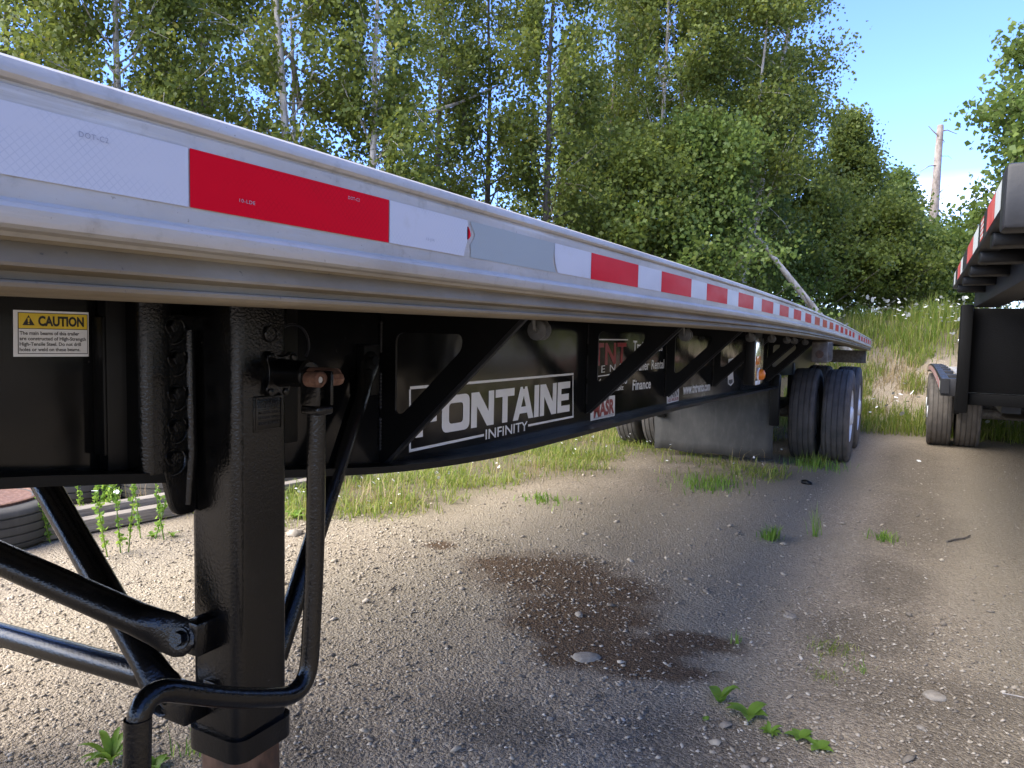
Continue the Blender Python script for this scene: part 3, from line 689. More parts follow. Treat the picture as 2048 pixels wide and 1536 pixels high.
# rear bar with lamps
zb_ = ZC+.02+float(cz(11.85))
rb = box('rear_bar', 'dirtysteel', tr, XR-2.55, XR-.055, 11.76, 11.86, .985, 1.165, .012)
MB().lathe([(.050, 0), (.050, .012), (.030, .016), (.001, .016)], (XR-.13, 11.755, 1.10), 'Y', 20).obj('lamp_socket', 'dirtysteel', rb, smooth=40)
# mud flap sheet hanging between the beams
fl = MB(); n1, n2 = 14, 8
for i in range(n1+1):
    for j in range(n2+1):
        x = -2.53+1.27*i/n1; v = j/n2
        fl.v.append((x, 8.10+.02*math.sin(i*.7)*(1-v)+.05*(1-v)**2, .055+.012*math.sin(i*1.1)*(1-v)+.90*v))
for i in range(n1):
    for j in range(n2): fl.f.append((i*(n2+1)+j, (i+1)*(n2+1)+j, (i+1)*(n2+1)+j+1, i*(n2+1)+j+1))
fo = fl.obj('splash_sheet', 'rubber_sheet', tr, smooth=60); fo['label'] = 'dusty black rubber splash sheet hanging ahead of the wheels'
sm = fo.modifiers.new('s', 'SOLIDIFY'); sm.thickness = .008
box('hanger_post', 'satin', tr, -1.30, -1.21, 8.06, 8.16, .42, .95, .006); box('hanger_post', 'satin', tr, -2.49, -2.40, 8.06, 8.16, .42, .95, .006)

# ---- wheels
def tyre_profile(Rt, wd, groove=.010, ng=4):
    hw = wd/2; pr = [(Rt*.56, -hw*.78), (Rt*.60, -hw*.92), (Rt*.74, -hw*1.0), (Rt*.90, -hw*.97), (Rt*.965, -hw*.90), (Rt*.985, -hw*.82)]
    xs = np.linspace(-hw*.60, hw*.60, ng); g = .0055
    for x in xs:
        c = Rt*(1-.012*(x/hw)**2); pr += [(c, x-g), (c-groove, x-g*.8), (c-groove, x+g*.8), (c, x+g)]
    pr += [(Rt*.985, hw*.82), (Rt*.965, hw*.90), (Rt*.90, hw*.97), (Rt*.74, hw*1.0), (Rt*.60, hw*.92), (Rt*.56, hw*.78)]
    return pr
def make_wheel(parent, x, y, Rt, wd, out, mats=('tyre', 'rim'), zc=None):
    zc = Rt-.012+gz(x, y) if zc is None else zc
    m = MB().lathe(tyre_profile(Rt, wd), (0, 0, 0), 'X', 64, closed=True)
    o = m.obj('tyre', mats[0], parent, smooth=38); o.location = (x, y, zc)
    hw = wd/2*out
    rp = [(Rt*.575, -hw*.7), (Rt*.575, hw*.86), (Rt*.555, hw*.90), (Rt*.53, hw*.80), (Rt*.50, hw*.45), (Rt*.40, hw*.20), (Rt*.30, hw*.15), (Rt*.27, hw*.35), (Rt*.22, hw*.5), (Rt*.20, hw*.9), (Rt*.16, hw*1.05), (.001, hw*1.06)]
    r_ = MB().lathe(rp, (0, 0, 0), 'X', 40).obj('rim', mats[1], o, smooth=35)
    for k in range(10):
        a = 2*math.pi*k/10; MB().lathe([(.016, 0), (.016, .03*out)], (hw*.17, Rt*.33*math.cos(a), Rt*.33*math.sin(a)), 'X', 6).obj('wheel_nut', 'dirtysteel', o)
    return o
for ya in (8.86+.06, 10.16):
    for sx_, s in ((XR-.145, 1), (XR-.478, 1), (XR-2.59+.145, -1), (XR-2.59+.478, -1)): make_wheel(tr, sx_, ya, .505, .275, 1 if sx_ in (XR-.145, XR-2.59+.478) else -1)
    MB().tube([(XR-.62, ya, .50), (XR-1.97, ya, .50)], .065, 16).obj('axle', 'dirtysteel', tr, smooth=40)
    box('suspension_hanger', 'satin', tr, -1.345, -1.275, ya-.62, ya-.42, .60, 1.03, .01); box('suspension_hanger', 'satin', tr, -2.43, -2.36, ya-.62, ya-.42, .60, 1.03, .01)
    box('trailing_arm', 'satin', tr, -1.36, -1.26, ya-.55, ya+.25, .55, .64, .01); box('trailing_arm', 'satin', tr, -2.44, -2.34, ya-.55, ya+.25, .55, .64, .01)
MB().lathe([(.10, -.5), (.118, -.46), (.118, .46), (.10, .5)], (-1.85, 8.35, .62), 'X', 24).obj('air_tank', 'innertube', tr, smooth=40)

# ---- landing gear
LX, LY, LH = -1.17, 1.045, .067
def rsq(h, r, n=5):
    o = []
    for cx_, cy_, a0 in ((h-r, h-r, 0), (-h+r, h-r, 90), (-h+r, -h+r, 180), (h-r, -h+r, 270)):
        o += [(cx_+r*math.cos(R(a0+90*k/n)), cy_+r*math.sin(R(a0+90*k/n))) for k in range(n+1)]
    return o
def prism(loop, z0, z1, cx_, cy_):
    n = len(loop); V = [(cx_+x, cy_+y, z) for z in (z0, z1) for x, y in loop]
    return MB().add(V, [(k, (k+1) % n, n+(k+1) % n, n+k) for k in range(n)]+[tuple(range(n))[::-1], tuple(n+k for k in range(n))])
leg = prism(rsq(LH, .022), .545, 1.385, LX, LY).obj('landing_leg', 'textured', tr, smooth=40)
leg['label'] = 'square black landing leg with textured paint'
prism(rsq(LH+.009, .030), .503, .547, LX, LY).obj('leg_collar', 'textured', leg, smooth=40)
prism(rsq(LH-.009, .018), .02, .50, LX, LY).obj('inner_tube', 'innertube', leg, smooth=40)
box('sand_shoe', 'textured', leg, LX-.13, LX+.13, LY-.12, LY+.12, -.015, .022, .01)
prism(rsq(LH+.003, .023), 1.345, 1.388, LX, LY).obj('top_cap', 'textured', leg, smooth=40)
fx_ = LX+LH
def lathe_x(name, mat, prof, y, z, n=18, parent=leg, x=None, smooth=40): return MB().lathe(prof, (fx_ if x is None else x, y, z), 'X', n).obj(name, mat, parent, smooth=smooth)
p = on(0, 540, 668, fx_); lathe_x('grease_cap', 'textured', [(.017, -.002), (.017, .004), (.015, .006), (.0135, .006), (.0125, .0035), (.001, .0035)], p[1], p[2], 24)
# gearbox cover: three-armed flange, hub, input shaft
p = on(0, 556, 745, fx_); hy, hz = float(p[1]), float(p[2])
lobes = rloop([(hy-.038, hz+.030), (hy-.026, hz+.044), (hy-.006, hz+.029), (hy+.018, hz+.032), (hy+.030, hz+.042), (hy+.042, hz+.028), (hy+.030, hz+.008), (hy+.032, hz-.014), (hy+.020, hz-.036), (hy+.006, hz-.046), (hy-.008, hz-.034), (hy-.024, hz-.046), (hy-.040, hz-.034), (hy-.030, hz-.012), (hy-.030, hz+.012)], .010, 4)
m = poly2d([lobes], .008, 'gearbox_flange', .0015); xform(m, lambda x, y, z: (fx_+.0045+z, x, y)); mesh_obj('gearbox_flange', m, 'textured', leg, 40)
for dy, dz in ((-.028, .033), (.031, .031), (-.029, -.036), (.010, -.037)): lathe_x('bolt', 'textured', [(.0075, .008), (.0075, .013), (.005, .014)], hy+dy, hz+dz, 6)
lathe_x('gearbox_hub', 'textured', [(.030, .004), (.027, .016), (.0255, .07), (.027, .074), (.027, .082), (.024, .086)], hy, hz, 26)
lathe_x('input_shaft', 'rust', [(.0145, .085), (.0145, .150)], hy, hz, 18)
# name plate
a = on(0, 506, 793, fx_); b = on(0, 564, 858, fx_)
npl = box('name_plate', 'textured', leg, fx_-.001, fx_+.0028, a[1], b[1], b[2], a[2], .002)
rp_ = rloop([(a[1]+.003, b[2]+.003), (b[1]-.003, b[2]+.003), (b[1]-.003, a[2]-.003), (a[1]+.003, a[2]-.003)], .004); ri = rloop([(a[1]+.0055, b[2]+.0055), (b[1]-.0055, b[2]+.0055), (b[1]-.0055, a[2]-.0055), (a[1]+.0055, a[2]-.0055)], .004)
m = poly2d([rp_, ri[::-1]], .0016, 'plate_rim'); xform(m, lambda x, y, z: (fx_+.0032+z, x, y)); mesh_obj('plate_rim', m, 'textured', npl)
h_ = float(a[2]-b[2])
for t_, v, hh in (('HOLLAND', .68, .17), ('MODEL NO.', .50, .07), ('SERIAL NO.', .36, .07), ('MADE IN USA', .20, .08)):
    o = fit_text('plate_text', t_, ((a[1]+.010, b[2]+h_*v), (b[1]-.010, b[2]+h_*v), h_*hh, h_*hh), 'worn_black', npl, fx_+.0034, .02)
    so_ = o.modifiers.new('s', 'SOLIDIFY'); so_.thickness = .0008
# crank: fork, pin, bent pipe
KX = -.93
cy_ = float(on(0, 634, 760, KX)[1]); fz1 = float(on(0, 634, 742, KX)[2]); fz0 = float(on(0, 634, 822, KX)[2])
crank_pts = [on(0, px, py, KX) for px, py in [(633, 815), (628, 1000), (616, 1392), (470, 1398), (278, 1372), (272, 1560)]]
crank_pts = [Vector(map(float, p)) for p in crank_pts]
ck = MB().tube(fillet(crank_pts[:1]+[(crank_pts[0]+crank_pts[2])/2+Vector((0, .008, 0))]+crank_pts[2:], .075, 10), .0165, 20).obj('crank_handle', 'textured', tr, smooth=50)
ck['label'] = 'bent black crank handle of the landing gear'
g0 = crank_pts[4]*.72+crank_pts[5]*.28; MB().tube([crank_pts[4]*.66+crank_pts[5]*.34, crank_pts[5]+Vector((0, 0, -.04))], .0185, 20).obj('crank_grip', 'textured', ck, smooth=50)
for s in (-1, 1):
    box('crank_fork', 'textured', ck, KX-.021, KX+.021, cy_+s*.0165-.004, cy_+s*.0165+.004, fz0+.010, fz1, .003)
box('fork_base', 'textured', ck, KX-.0215, KX+.0215, cy_-.021, cy_+.021, fz0-.006, fz0+.0115, .006, 3)
pinz = hz
MB().lathe([(.0105, -.030), (.0125, -.028), (.0125, .050), (.0105, .053)], (KX-.004, cy_+.012, pinz-.003), 'Y', 8).obj('crank_pin', 'rust', ck, smooth=30)
MB().lathe([(.0135, -.004), (.0135, .024), (.010, .027), (.0075, .027), (.0075, .020), (.001, .020)], (KX+.002, cy_-.020, pinz), 'X', 18).obj('pin_head', 'rust', ck, smooth=40)
MB().lathe([(.0055, 0), (.0055, .003)], (KX+.0235, cy_-.020, pinz), 'X', 10).obj('cotter_pin', 'bolt_zinc', ck)
MB().tube([(fx_+.148, hy, hz), (KX+.004, cy_, pinz)], .0125, 12).obj('shaft_end', 'rust', ck, smooth=40)
# mounting wing with five bolts in pressed pockets
def wp(px, py): p = on(0, px, py, -1.222); return (float(p[1]), float(p[2]))
wl = [wp(317, 632), wp(384, 632), wp(386, 1020), wp(352, 1028), wp(342, 1010), wp(320, 925)]
m = poly2d([rloop(wl, .010, 4)], .010, 'mounting_wing', .003); xform(m, lambda x, y, z: (-1.222+z, x, y)); wing = mesh_obj('mounting_wing', m, 'textured', leg, 40)
wr = [wp(366, 645), wp(378, 640), wp(383, 1015), wp(360, 1018)]
wv = MB()
y_r = wp(374, 800)[0]
wv.tube([(-1.214, y_r, wp(374, 660)[1]), (-1.212, y_r+.001, wp(376, 900)[1]), (-1.214, y_r-.006, wp(366, 1008)[1])], [.010, .012, .009], 10).obj('pressed_rib', 'textured', wing, smooth=60)
for px, py in ((340, 652), (345, 716), (345, 786), (345, 851), (341, 914)):
    y_, z_ = wp(px, py)
    MB().lathe([(.0185, -.006), (.0185, .0015), (.0165, .0035)], (-1.216, y_, z_), 'X', 20).obj('washer', 'textured', wing, smooth=40)
    MB().lathe([(.0130, .002), (.0130, .012), (.011, .014), (.001, .014)], (-1.216, y_, z_), 'X', 6).obj('bolt', 'textured', wing, smooth=30)
for px, py in ((341, 660), (346, 724), (346, 794), (346, 859), (342, 922)):   # raised crescents pressed round the bolts
    y_, z_ = wp(px, py); P_ = [(-1.216, y_+.026*math.cos(t_), z_+.026*math.sin(t_)) for t_ in np.linspace(-1.9, .9, 10)]
    MB().tube(P_, [.0015, .0035, .005, .006, .0065, .0065, .006, .005, .0035, .002], 8).obj('pressed_crescent', 'textured', wing, smooth=60)
a, b = on(0, 262, 628, -1.245), on(0, 311, 942, -1.245)
mb = prism([(x, y) for x, y in rsq(.034, .020)], float(b[2]), 1.44, -1.247, float((a[1]+b[1])/2)+.012).obj('mounting_bracket', 'textured', leg, smooth=40)
box('mounting_plate', 'satin', leg, -1.288, -1.262, .83, 1.30, 1.075, 1.44, .004)
# bracing
def brace(name, pts, r=.030, flat0=0, flat1=0):
    P = [Vector(map(float, p)) for p in pts]; return MB().tube(P, r, 18).obj(name, 'textured', tr, smooth=50)
ear = on(1, 362, 1276, .925)
t2a = Vector(map(float, ear)); t2b = Vector(map(float, on(1, -60, 1090, .80)))
dirv = (t2b-t2a).normalized()
def flat_tube(name, a, b, r, la=.10, parent=tr, squash=Vector((.85, -.53, 0)), ends=True):
    """round tube whose end at a is flattened and rounded, as on pressed bracing tube"""
    a = Vector(a); b = Vector(b); t = (b-a).normalized(); n_ = squash.normalized(); n_ = (n_-t*n_.dot(t)).normalized(); u = t.cross(n_)
    V = []; m = 18; stations = [(0.0, .10, .0), (.004, .115, .55), (.012, .12, .95), (.03, .13, 1.22), (la*.6, .16, 1.25), (la*.85, .55, 1.12), (la*1.25, 1, 1), ((b-a).length, 1, 1)]
    for s_, kn, ku in stations:
        c = a+t*(s_-.03)
        V += [c+n_*(r*kn*math.cos(2*math.pi*k/m))+u*(r*max(ku, .02)*math.sin(2*math.pi*k/m)) for k in range(m)]
    F = [(i*m+k, i*m+(k+1) % m, (i+1)*m+(k+1) % m, (i+1)*m+k) for i in range(len(stations)-1) for k in range(m)]+[tuple(range(m))[::-1], tuple((len(stations)-1)*m+k for k in range(m))]
    o = MB().add(V, F).obj(name, 'textured', parent, smooth=50)
    return o, a, n_
def hexbolt(a, n_, r=.014, parent=None, th=.012):
    n_ = n_ if n_.dot(Vector((1, -1, 0))) > 0 else -n_
    c = a+n_*.003
    MB().tube([c, c+n_*.004], r*1.45, 16).obj('washer', 'textured', parent, smooth=40)
    MB().tube([c+n_*.003, c+n_*(.004+th)], r, 6).obj('bolt', 'textured', parent)
o, a, n_ = flat_tube('brace_tube', t2a, t2b+dirv*.35, .031); hexbolt(a, n_, parent=o)
box('brace_ear', 'textured', leg, a.x-.006, LX+.010, LY-LH-.045, LY-LH+.003, a.z-.034, a.z+.030, .004)
lowb = Vector(map(float, on(1, 338, 1400, .945)))
t1t = Vector(map(float, on(1, 100, 985, 1.02)))
o, a, n_ = flat_tube('brace_tube', lowb, t1t+(t1t-lowb)*.12, .030); hexbolt(a, n_, parent=o)
t3b = Vector(map(float, on(1, -80, 1266, 1.0)))
o, a3, n3_ = flat_tube('cross_tube', lowb+Vector((-.03, .035, .012)), t3b+Vector((-.5, 0, 0)), .027)
box('brace_ear', 'textured', leg, lowb.x-.02, LX-.02, LY-LH-.05, LY-LH+.003, lowb.z-.03, lowb.z+.03, .004)
box('stop_lug', 'textured', leg, LX-.02, LX+.012, LY-LH-.010, LY-LH+.002, .60, .655, .003)
up4 = Vector((-1.262, 1.575, 1.262)); q = on(1, 742, 724, 1.56); up4 = Vector(map(float, q))
lo4 = Vector((-1.185, LY+LH+.03, .60))
o, a, n_ = flat_tube('rear_brace_tube', up4, lo4, .024, squash=Vector((1, -.2, 0))); hexbolt(a, n_, parent=o)
q1, q2 = on(0, 715, 690, up4.x-.02), on(0, 762, 800, up4.x-.02)
box('brace_bracket', 'satin', tr, XW-.001, up4.x-.005, up4.y-.02, up4.y+.045, up4.z-.09, up4.z+.045, .005)
# air-line loop behind the gearbox
c_ = on(0, 585, 690, -1.2); pts = [(c_[0], c_[1]+.05*math.cos(t_), c_[2]+.045*math.sin(t_)) for t_ in np.linspace(-.6, 2.2, 14)]
MB().tube(pts, .003, 6).obj('cable', 'decal_black', tr, smooth=60)
# far leg, so that the bracing ends on something
prism(rsq(LH, .022), .02, 1.385, -2.53, LY).obj('landing_leg', 'textured', tr, smooth=40)
box('sand_shoe', 'textured', tr, -2.66, -2.40, LY-.12, LY+.12, -.015, .022, .01)
box('gear_cross_beam', 'satin', tr, -2.40, -1.39, 1.00, 1.08, 1.14, 1.22, .006)

# ------------------------------------------------------------------ the step-deck trailer on the right
sd_ = thing('step_deck_trailer', 'black step-deck trailer with dull worn reflective tape, its lower deck on wheels', 'trailer', (1.4, 7, 0))
rx = lambda y: .119+.0052*(y-1.5)
XE = 2.55
FY, NY = 1.50, 4.22
ysr = np.array([FY+.06, 2.2, 3.0, 3.9])
box('front_bumper', 'worn_black', sd_, rx(FY)-.002, XE, FY, FY+.075, 1.531, 1.640, .008, 2)
zero = lambda y: 0.0
r1 = sweep('side_rail', [(.05, 1.6365), (.004, 1.6365), (0, 1.633), (0, 1.573), (.003, 1.570), (.05, 1.570)], 'worn_black', sd_, ys=ysr, zf=zero, z0=0, xf=rx, flip=1, smooth=30)
yy = FY+.085; pat = [('tape_dullwhite', .13), ('tape_dullred', .20), ('tape_grey2', .10), ('flag', .10), ('tape_grey2', .07), ('tape_dullwhite', .22), ('tape_dullred', .30), ('tape_grey2', .28), ('tape_dullwhite', .16), ('tape_dullred', .25), ('tape_grey2', .2), ('tape_dullwhite', .15), ('tape_dullred', .25)]
for nm, ln in pat:
    if yy+ln > 3.88: break
    xo = lambda y: rx(y)-.0012
    if nm.startswith('tape_dull'): strip('tape_piece', nm, r1, yy, yy+ln-.003, 1.576, 1.628, 0, zf=zero, xf=xo)
    elif nm == 'flag':
        for k in range(9): strip('tape_stripe', 'tape_dullred' if k % 2 == 0 else 'tape_dullwhite', r1, yy, yy+ln-.004, 1.577+.0056*k, 1.577+.0056*(k+1)-.0003, 0, zf=zero, xf=xo, n=1)
    yy += ln
box('upper_deck', 'worn_black', sd_, rx(2)+.05, XE, FY+.075, NY, 1.585, 1.634, 0)
for y in (1.86, 2.25, 2.68, 3.12, 3.58):
    box('outrigger_stub', 'satin', sd_, rx(y)+.008, rx(y)+.115, y, y+.07, 1.541, 1.582, .006)
V = [(.232, FY+.076, 1.500), (.232, FY+.076, 1.588), (.232, NY+.02, 1.588), (.232, NY+.02, 1.508)]
fbm_ = MB().box(.232+.004, .34, FY+.076, NY+.02, 1.502, 1.586).obj('frame_beam', 'worn_black', sd_, bevel=.005)
box('frame_beam', 'worn_black', sd_, 2.20, 2.31, FY+.076, NY+.02, 1.502, 1.586, .005)
for y in (2.1, 2.7, 3.3, 3.9): box('cross_member', 'satin', sd_, .342, 2.198, y, y+.05, 1.52, 1.582, .003)
gp = box('gooseneck_post', 'powder', sd_, rx(NY)+.052, rx(NY)+.102, NY, NY+.12, .992, 1.515, .006)
box('gooseneck_post', 'powder', sd_, XE-.10, XE-.05, NY, NY+.12, .992, 1.515, .006)
box('gooseneck_panel', 'powder', sd_, rx(NY)+.105, XE-.105, NY+.075, NY+.085, 1.09, 1.50, .002)
box('gooseneck_sill', 'powder', sd_, rx(NY)+.105, XE-.105, NY+.05, NY+.085, 1.03, 1.086, .003)
ldz = lambda y: float(np.interp(y, [4, 5, 6.5, 8, 9.5, 11, 12.5, 14], [1.108, 1.118, 1.118, 1.104, 1.075, 1.030, .97, .90]))
yl = np.concatenate([np.arange(4.35, 13.4, .3), [13.4]])
yl2 = np.concatenate([np.arange(5.02, 13.4, .3), [13.4]])
r2 = sweep('lower_rail', [(.045, 0), (.003, 0), (0, -.003), (0, -.082), (.003, -.085), (.045, -.085)], 'worn_black', sd_, ys=yl2, zf=ldz, z0=0, xf=rx, smooth=30)
sweep('lower_deck', [(.105, .004), (.105, -.05), (2.33, -.05), (2.33, .004)], 'deck', sd_, ys=yl, zf=ldz, z0=0, xf=rx, smooth=None)
yy = 5.06; k = 0
while yy < 13.0:
    strip('tape_piece', 'tape_dullred' if k % 2 else 'tape_dullwhite', r2, yy, yy+.225, -.070, -.018, 0, zf=ldz, xf=lambda y: rx(y)-.0012); yy += .2286; k += 1
for y in np.arange(5.03, 12.6, .61):
    z = ldz(y); box('stake_pocket', 'worn_black', sd_, rx(y)+.004, rx(y)+.104, y, y+.10, z-.10 if y < 5.1 else z-.084, z+.002, .004)
sweep('frame_beam', [(.25, -.06), (.25, -.12), (.33, -.12), (.33, -.06)], 'satin', sd_, ys=yl, zf=ldz, z0=0, xf=rx, smooth=None)
sweep('frame_beam', [(2.10, -.06), (2.10, -.12), (2.18, -.12), (2.18, -.06)], 'satin', sd_, ys=yl, zf=ldz, z0=0, xf=rx, smooth=None)
for ya in (11.08, 12.25):
    for x, s in ((.31, -1), (.62, 1), (XE-.43, 1), (XE-.12, -1)):
        make_wheel(sd_, x+.0, ya, .425, .27, s)
    MB().tube([(.72, ya, .42), (XE-.55, ya, .42)], .06, 14).obj('axle', 'dirtysteel', sd_, smooth=40)
    box('suspension_hanger', 'satin', sd_, .44, .50, ya-.6, ya-.45, .45, .76, .008)
MB().lathe([(.09, -.4), (.11, -.36), (.11, .36), (.09, .4)], (1.25, 9.6, .62), 'X', 20).obj('air_tank', 'satin', sd_, smooth=40)
for s in (.85, 1.9):                                       # its landing legs, out of the picture
    lg = prism(rsq(.067, .02), .0, 1.03, s, 4.75).obj('landing_leg', 'powder', sd_, smooth=40)

# ------------------------------------------------------------------ trees
def branch_path(p0, d0, length, n, up, rs, wob=.10):
    pts = [np.array(p0, float)]; d = np.array(d0, float); d /= np.linalg.norm(d)
    for i in range(n):
        d = d+rs.normal(0, wob, 3)+np.array([0, 0, up]); d /= np.linalg.norm(d); pts.append(pts[-1]+d*length/n)
    return pts
def leaves(P, size, rs, droop=.5):
    """kite-shaped leaves at points P, folded along the midrib"""
    n = len(P); s = size*(.6+.8*rs.random(n))
    th = rs.random(n)*2*np.pi; ph = rs.normal(-droop, .55, n)
    t = np.stack([np.cos(th)*np.cos(ph), np.sin(th)*np.cos(ph), np.sin(ph)], 1)
    a = rs.normal(0, 1, (n, 3)); a[:, 2] *= .6; b = np.cross(t, a); b /= np.linalg.norm(b, axis=1)[:, None]+1e-9; nn = np.cross(t, b)
    wd = (.34+.12*rs.random(n))*s
    base = P; tip = P+t*s[:, None]; mid = P+t*(s*.42)[:, None]
    l_ = mid+b*wd[:, None]+nn*(wd*.25)[:, None]; r_ = mid-b*wd[:, None]+nn*(wd*.25)[:, None]
    return np.stack([base, l_, tip, r_], 1).reshape(-1, 3)
def make_tree(name, label, px, depth, height, rad, nleaf, leaf_mat, bark, trunk_r, seed, crown_from=.12, lsize=.060, lean=(0, 0), nb=46, up=.06, el=(.15, .9), cone=False, stems=1, sig=.14, group=None, cat='tree', top_pow=.5, xy=None, zcap=None, nsub=4, clear=False):
    rs = np.random.default_rng(seed)
    x, y = atdepth(px, depth) if xy is None else xy; z = gz(x, y)-.05
    t_ = thing(name, label, cat, (x, y, z), group)
    wood = MB(); tips = []
    for s_ in range(stems):
        off = rs.normal(0, .12, 2) if stems > 1 else (0, 0)
        ln = np.array(lean)+(rs.normal(0, .11, 2) if stems > 1 else 0)
        hh = height*(1 if s_ == 0 else .75+.2*rs.random()); n = 12
        pts = []
        wx, wy = rs.normal(0, .05, n+1).cumsum()*.5, rs.normal(0, .05, n+1).cumsum()*.5
        for i in range(n+1):
            f = i/n; pts.append(np.array([x+off[0]*(1 if i else .4)+ln[0]*f*hh+wx[i]*f, y+off[1]*(1 if i else .4)+ln[1]*f*hh+wy[i]*f, z+f*hh]))
        tr_ = trunk_r*(1 if s_ == 0 else .7)
        rad_ = [tr_*(1.25 if i == 0 else 1)*(1-.86*(i/n)**.9) for i in range(n+1)]
        wood.tube(pts, rad_, 9)
        P = np.array(pts)
        for b in range(nb//stems):
            f = crown_from+(1-crown_from)*((b+rs.random())/(nb//stems))**.92
            k = min(int(f*n), n-1); p0 = P[k]+(P[k+1]-P[k])*(f*n-k)
            az = b*2.39996+rs.normal(0, .4)+s_; ee = rs.uniform(*el)
            prof = (1-f)/(1-crown_from) if cone else max(.18, (1-f)**top_pow*1.15+.12*math.sin(f*9))
            ln_ = rad*prof*rs.uniform(.65, 1.2)+.12
            d0 = np.array([math.cos(az)*math.cos(ee), math.sin(az)*math.cos(ee), math.sin(ee)])
            bp = branch_path(p0, d0, ln_, 5, up, rs)
            r0 = max(.005, tr_*(1-f)*.42)
            wood.tube(bp, [r0*(1-.8*i/5) for i in range(6)], 5, caps=False)
            for i in range(2, 6): tips.append((bp[i], .5, ln_))
            for q in range(nsub):
                i = rs.integers(1, 5); dd = bp[i+1]-bp[i]; dd = dd/np.linalg.norm(dd)+rs.normal(0, .55, 3); dd[2] -= .12
                sb = branch_path(bp[i], dd, ln_*rs.uniform(.3, .6)+.06, 3, -.05, rs, .15)
                wood.tube(sb, [r0*.38, r0*.28, r0*.2, r0*.1], 4, caps=False)
                for i2 in range(1, 4): tips.append((sb[i2], 1.0, ln_))
    wood.obj('trunk', bark, t_, smooth=60)
    C = np.array([q[0] for q in tips]); wgt = np.array([q[1] for q in tips])*rs.uniform(.15, 1.6, len(tips)); wgt /= wgt.sum()
    nleaf = int(nleaf*LEAF_MUL); ii = rs.choice(len(C), nleaf, p=wgt)
    pos = C[ii]+rs.normal(0, sig, (nleaf, 3))*np.array([1, 1, .8])
    pos = pos[pos[:, 2] > z+.15]
    if clear:                                              # few leaves hang right against the stem
        cxy = np.stack([np.interp(pos[:, 2], P[:, 2], P[:, 0]), np.interp(pos[:, 2], P[:, 2], P[:, 1])], 1)
        toc = CAM[:2]-np.array([x, y]); toc /= np.linalg.norm(toc); rel = pos[:, :2]-cxy
        lat = np.abs(rel[:, 0]*toc[1]-rel[:, 1]*toc[0]); keep = (lat > .16) | (rs.random(len(pos)) < .16+.5*(fbm(pos[:, 2]*1.3, pos[:, 0]*0+seed, 2, seed) > .52))
        pos = pos[keep]
    V = leaves(pos, lsize, rs); F = np.arange(len(V), dtype=np.int32).reshape(-1, 4)
    mesh_obj('crown', fast_mesh('crown', V, F), leaf_mat, t_)
    return t_
GT = 'trees along the far side of the yard'; LEAF_MUL = 1.75
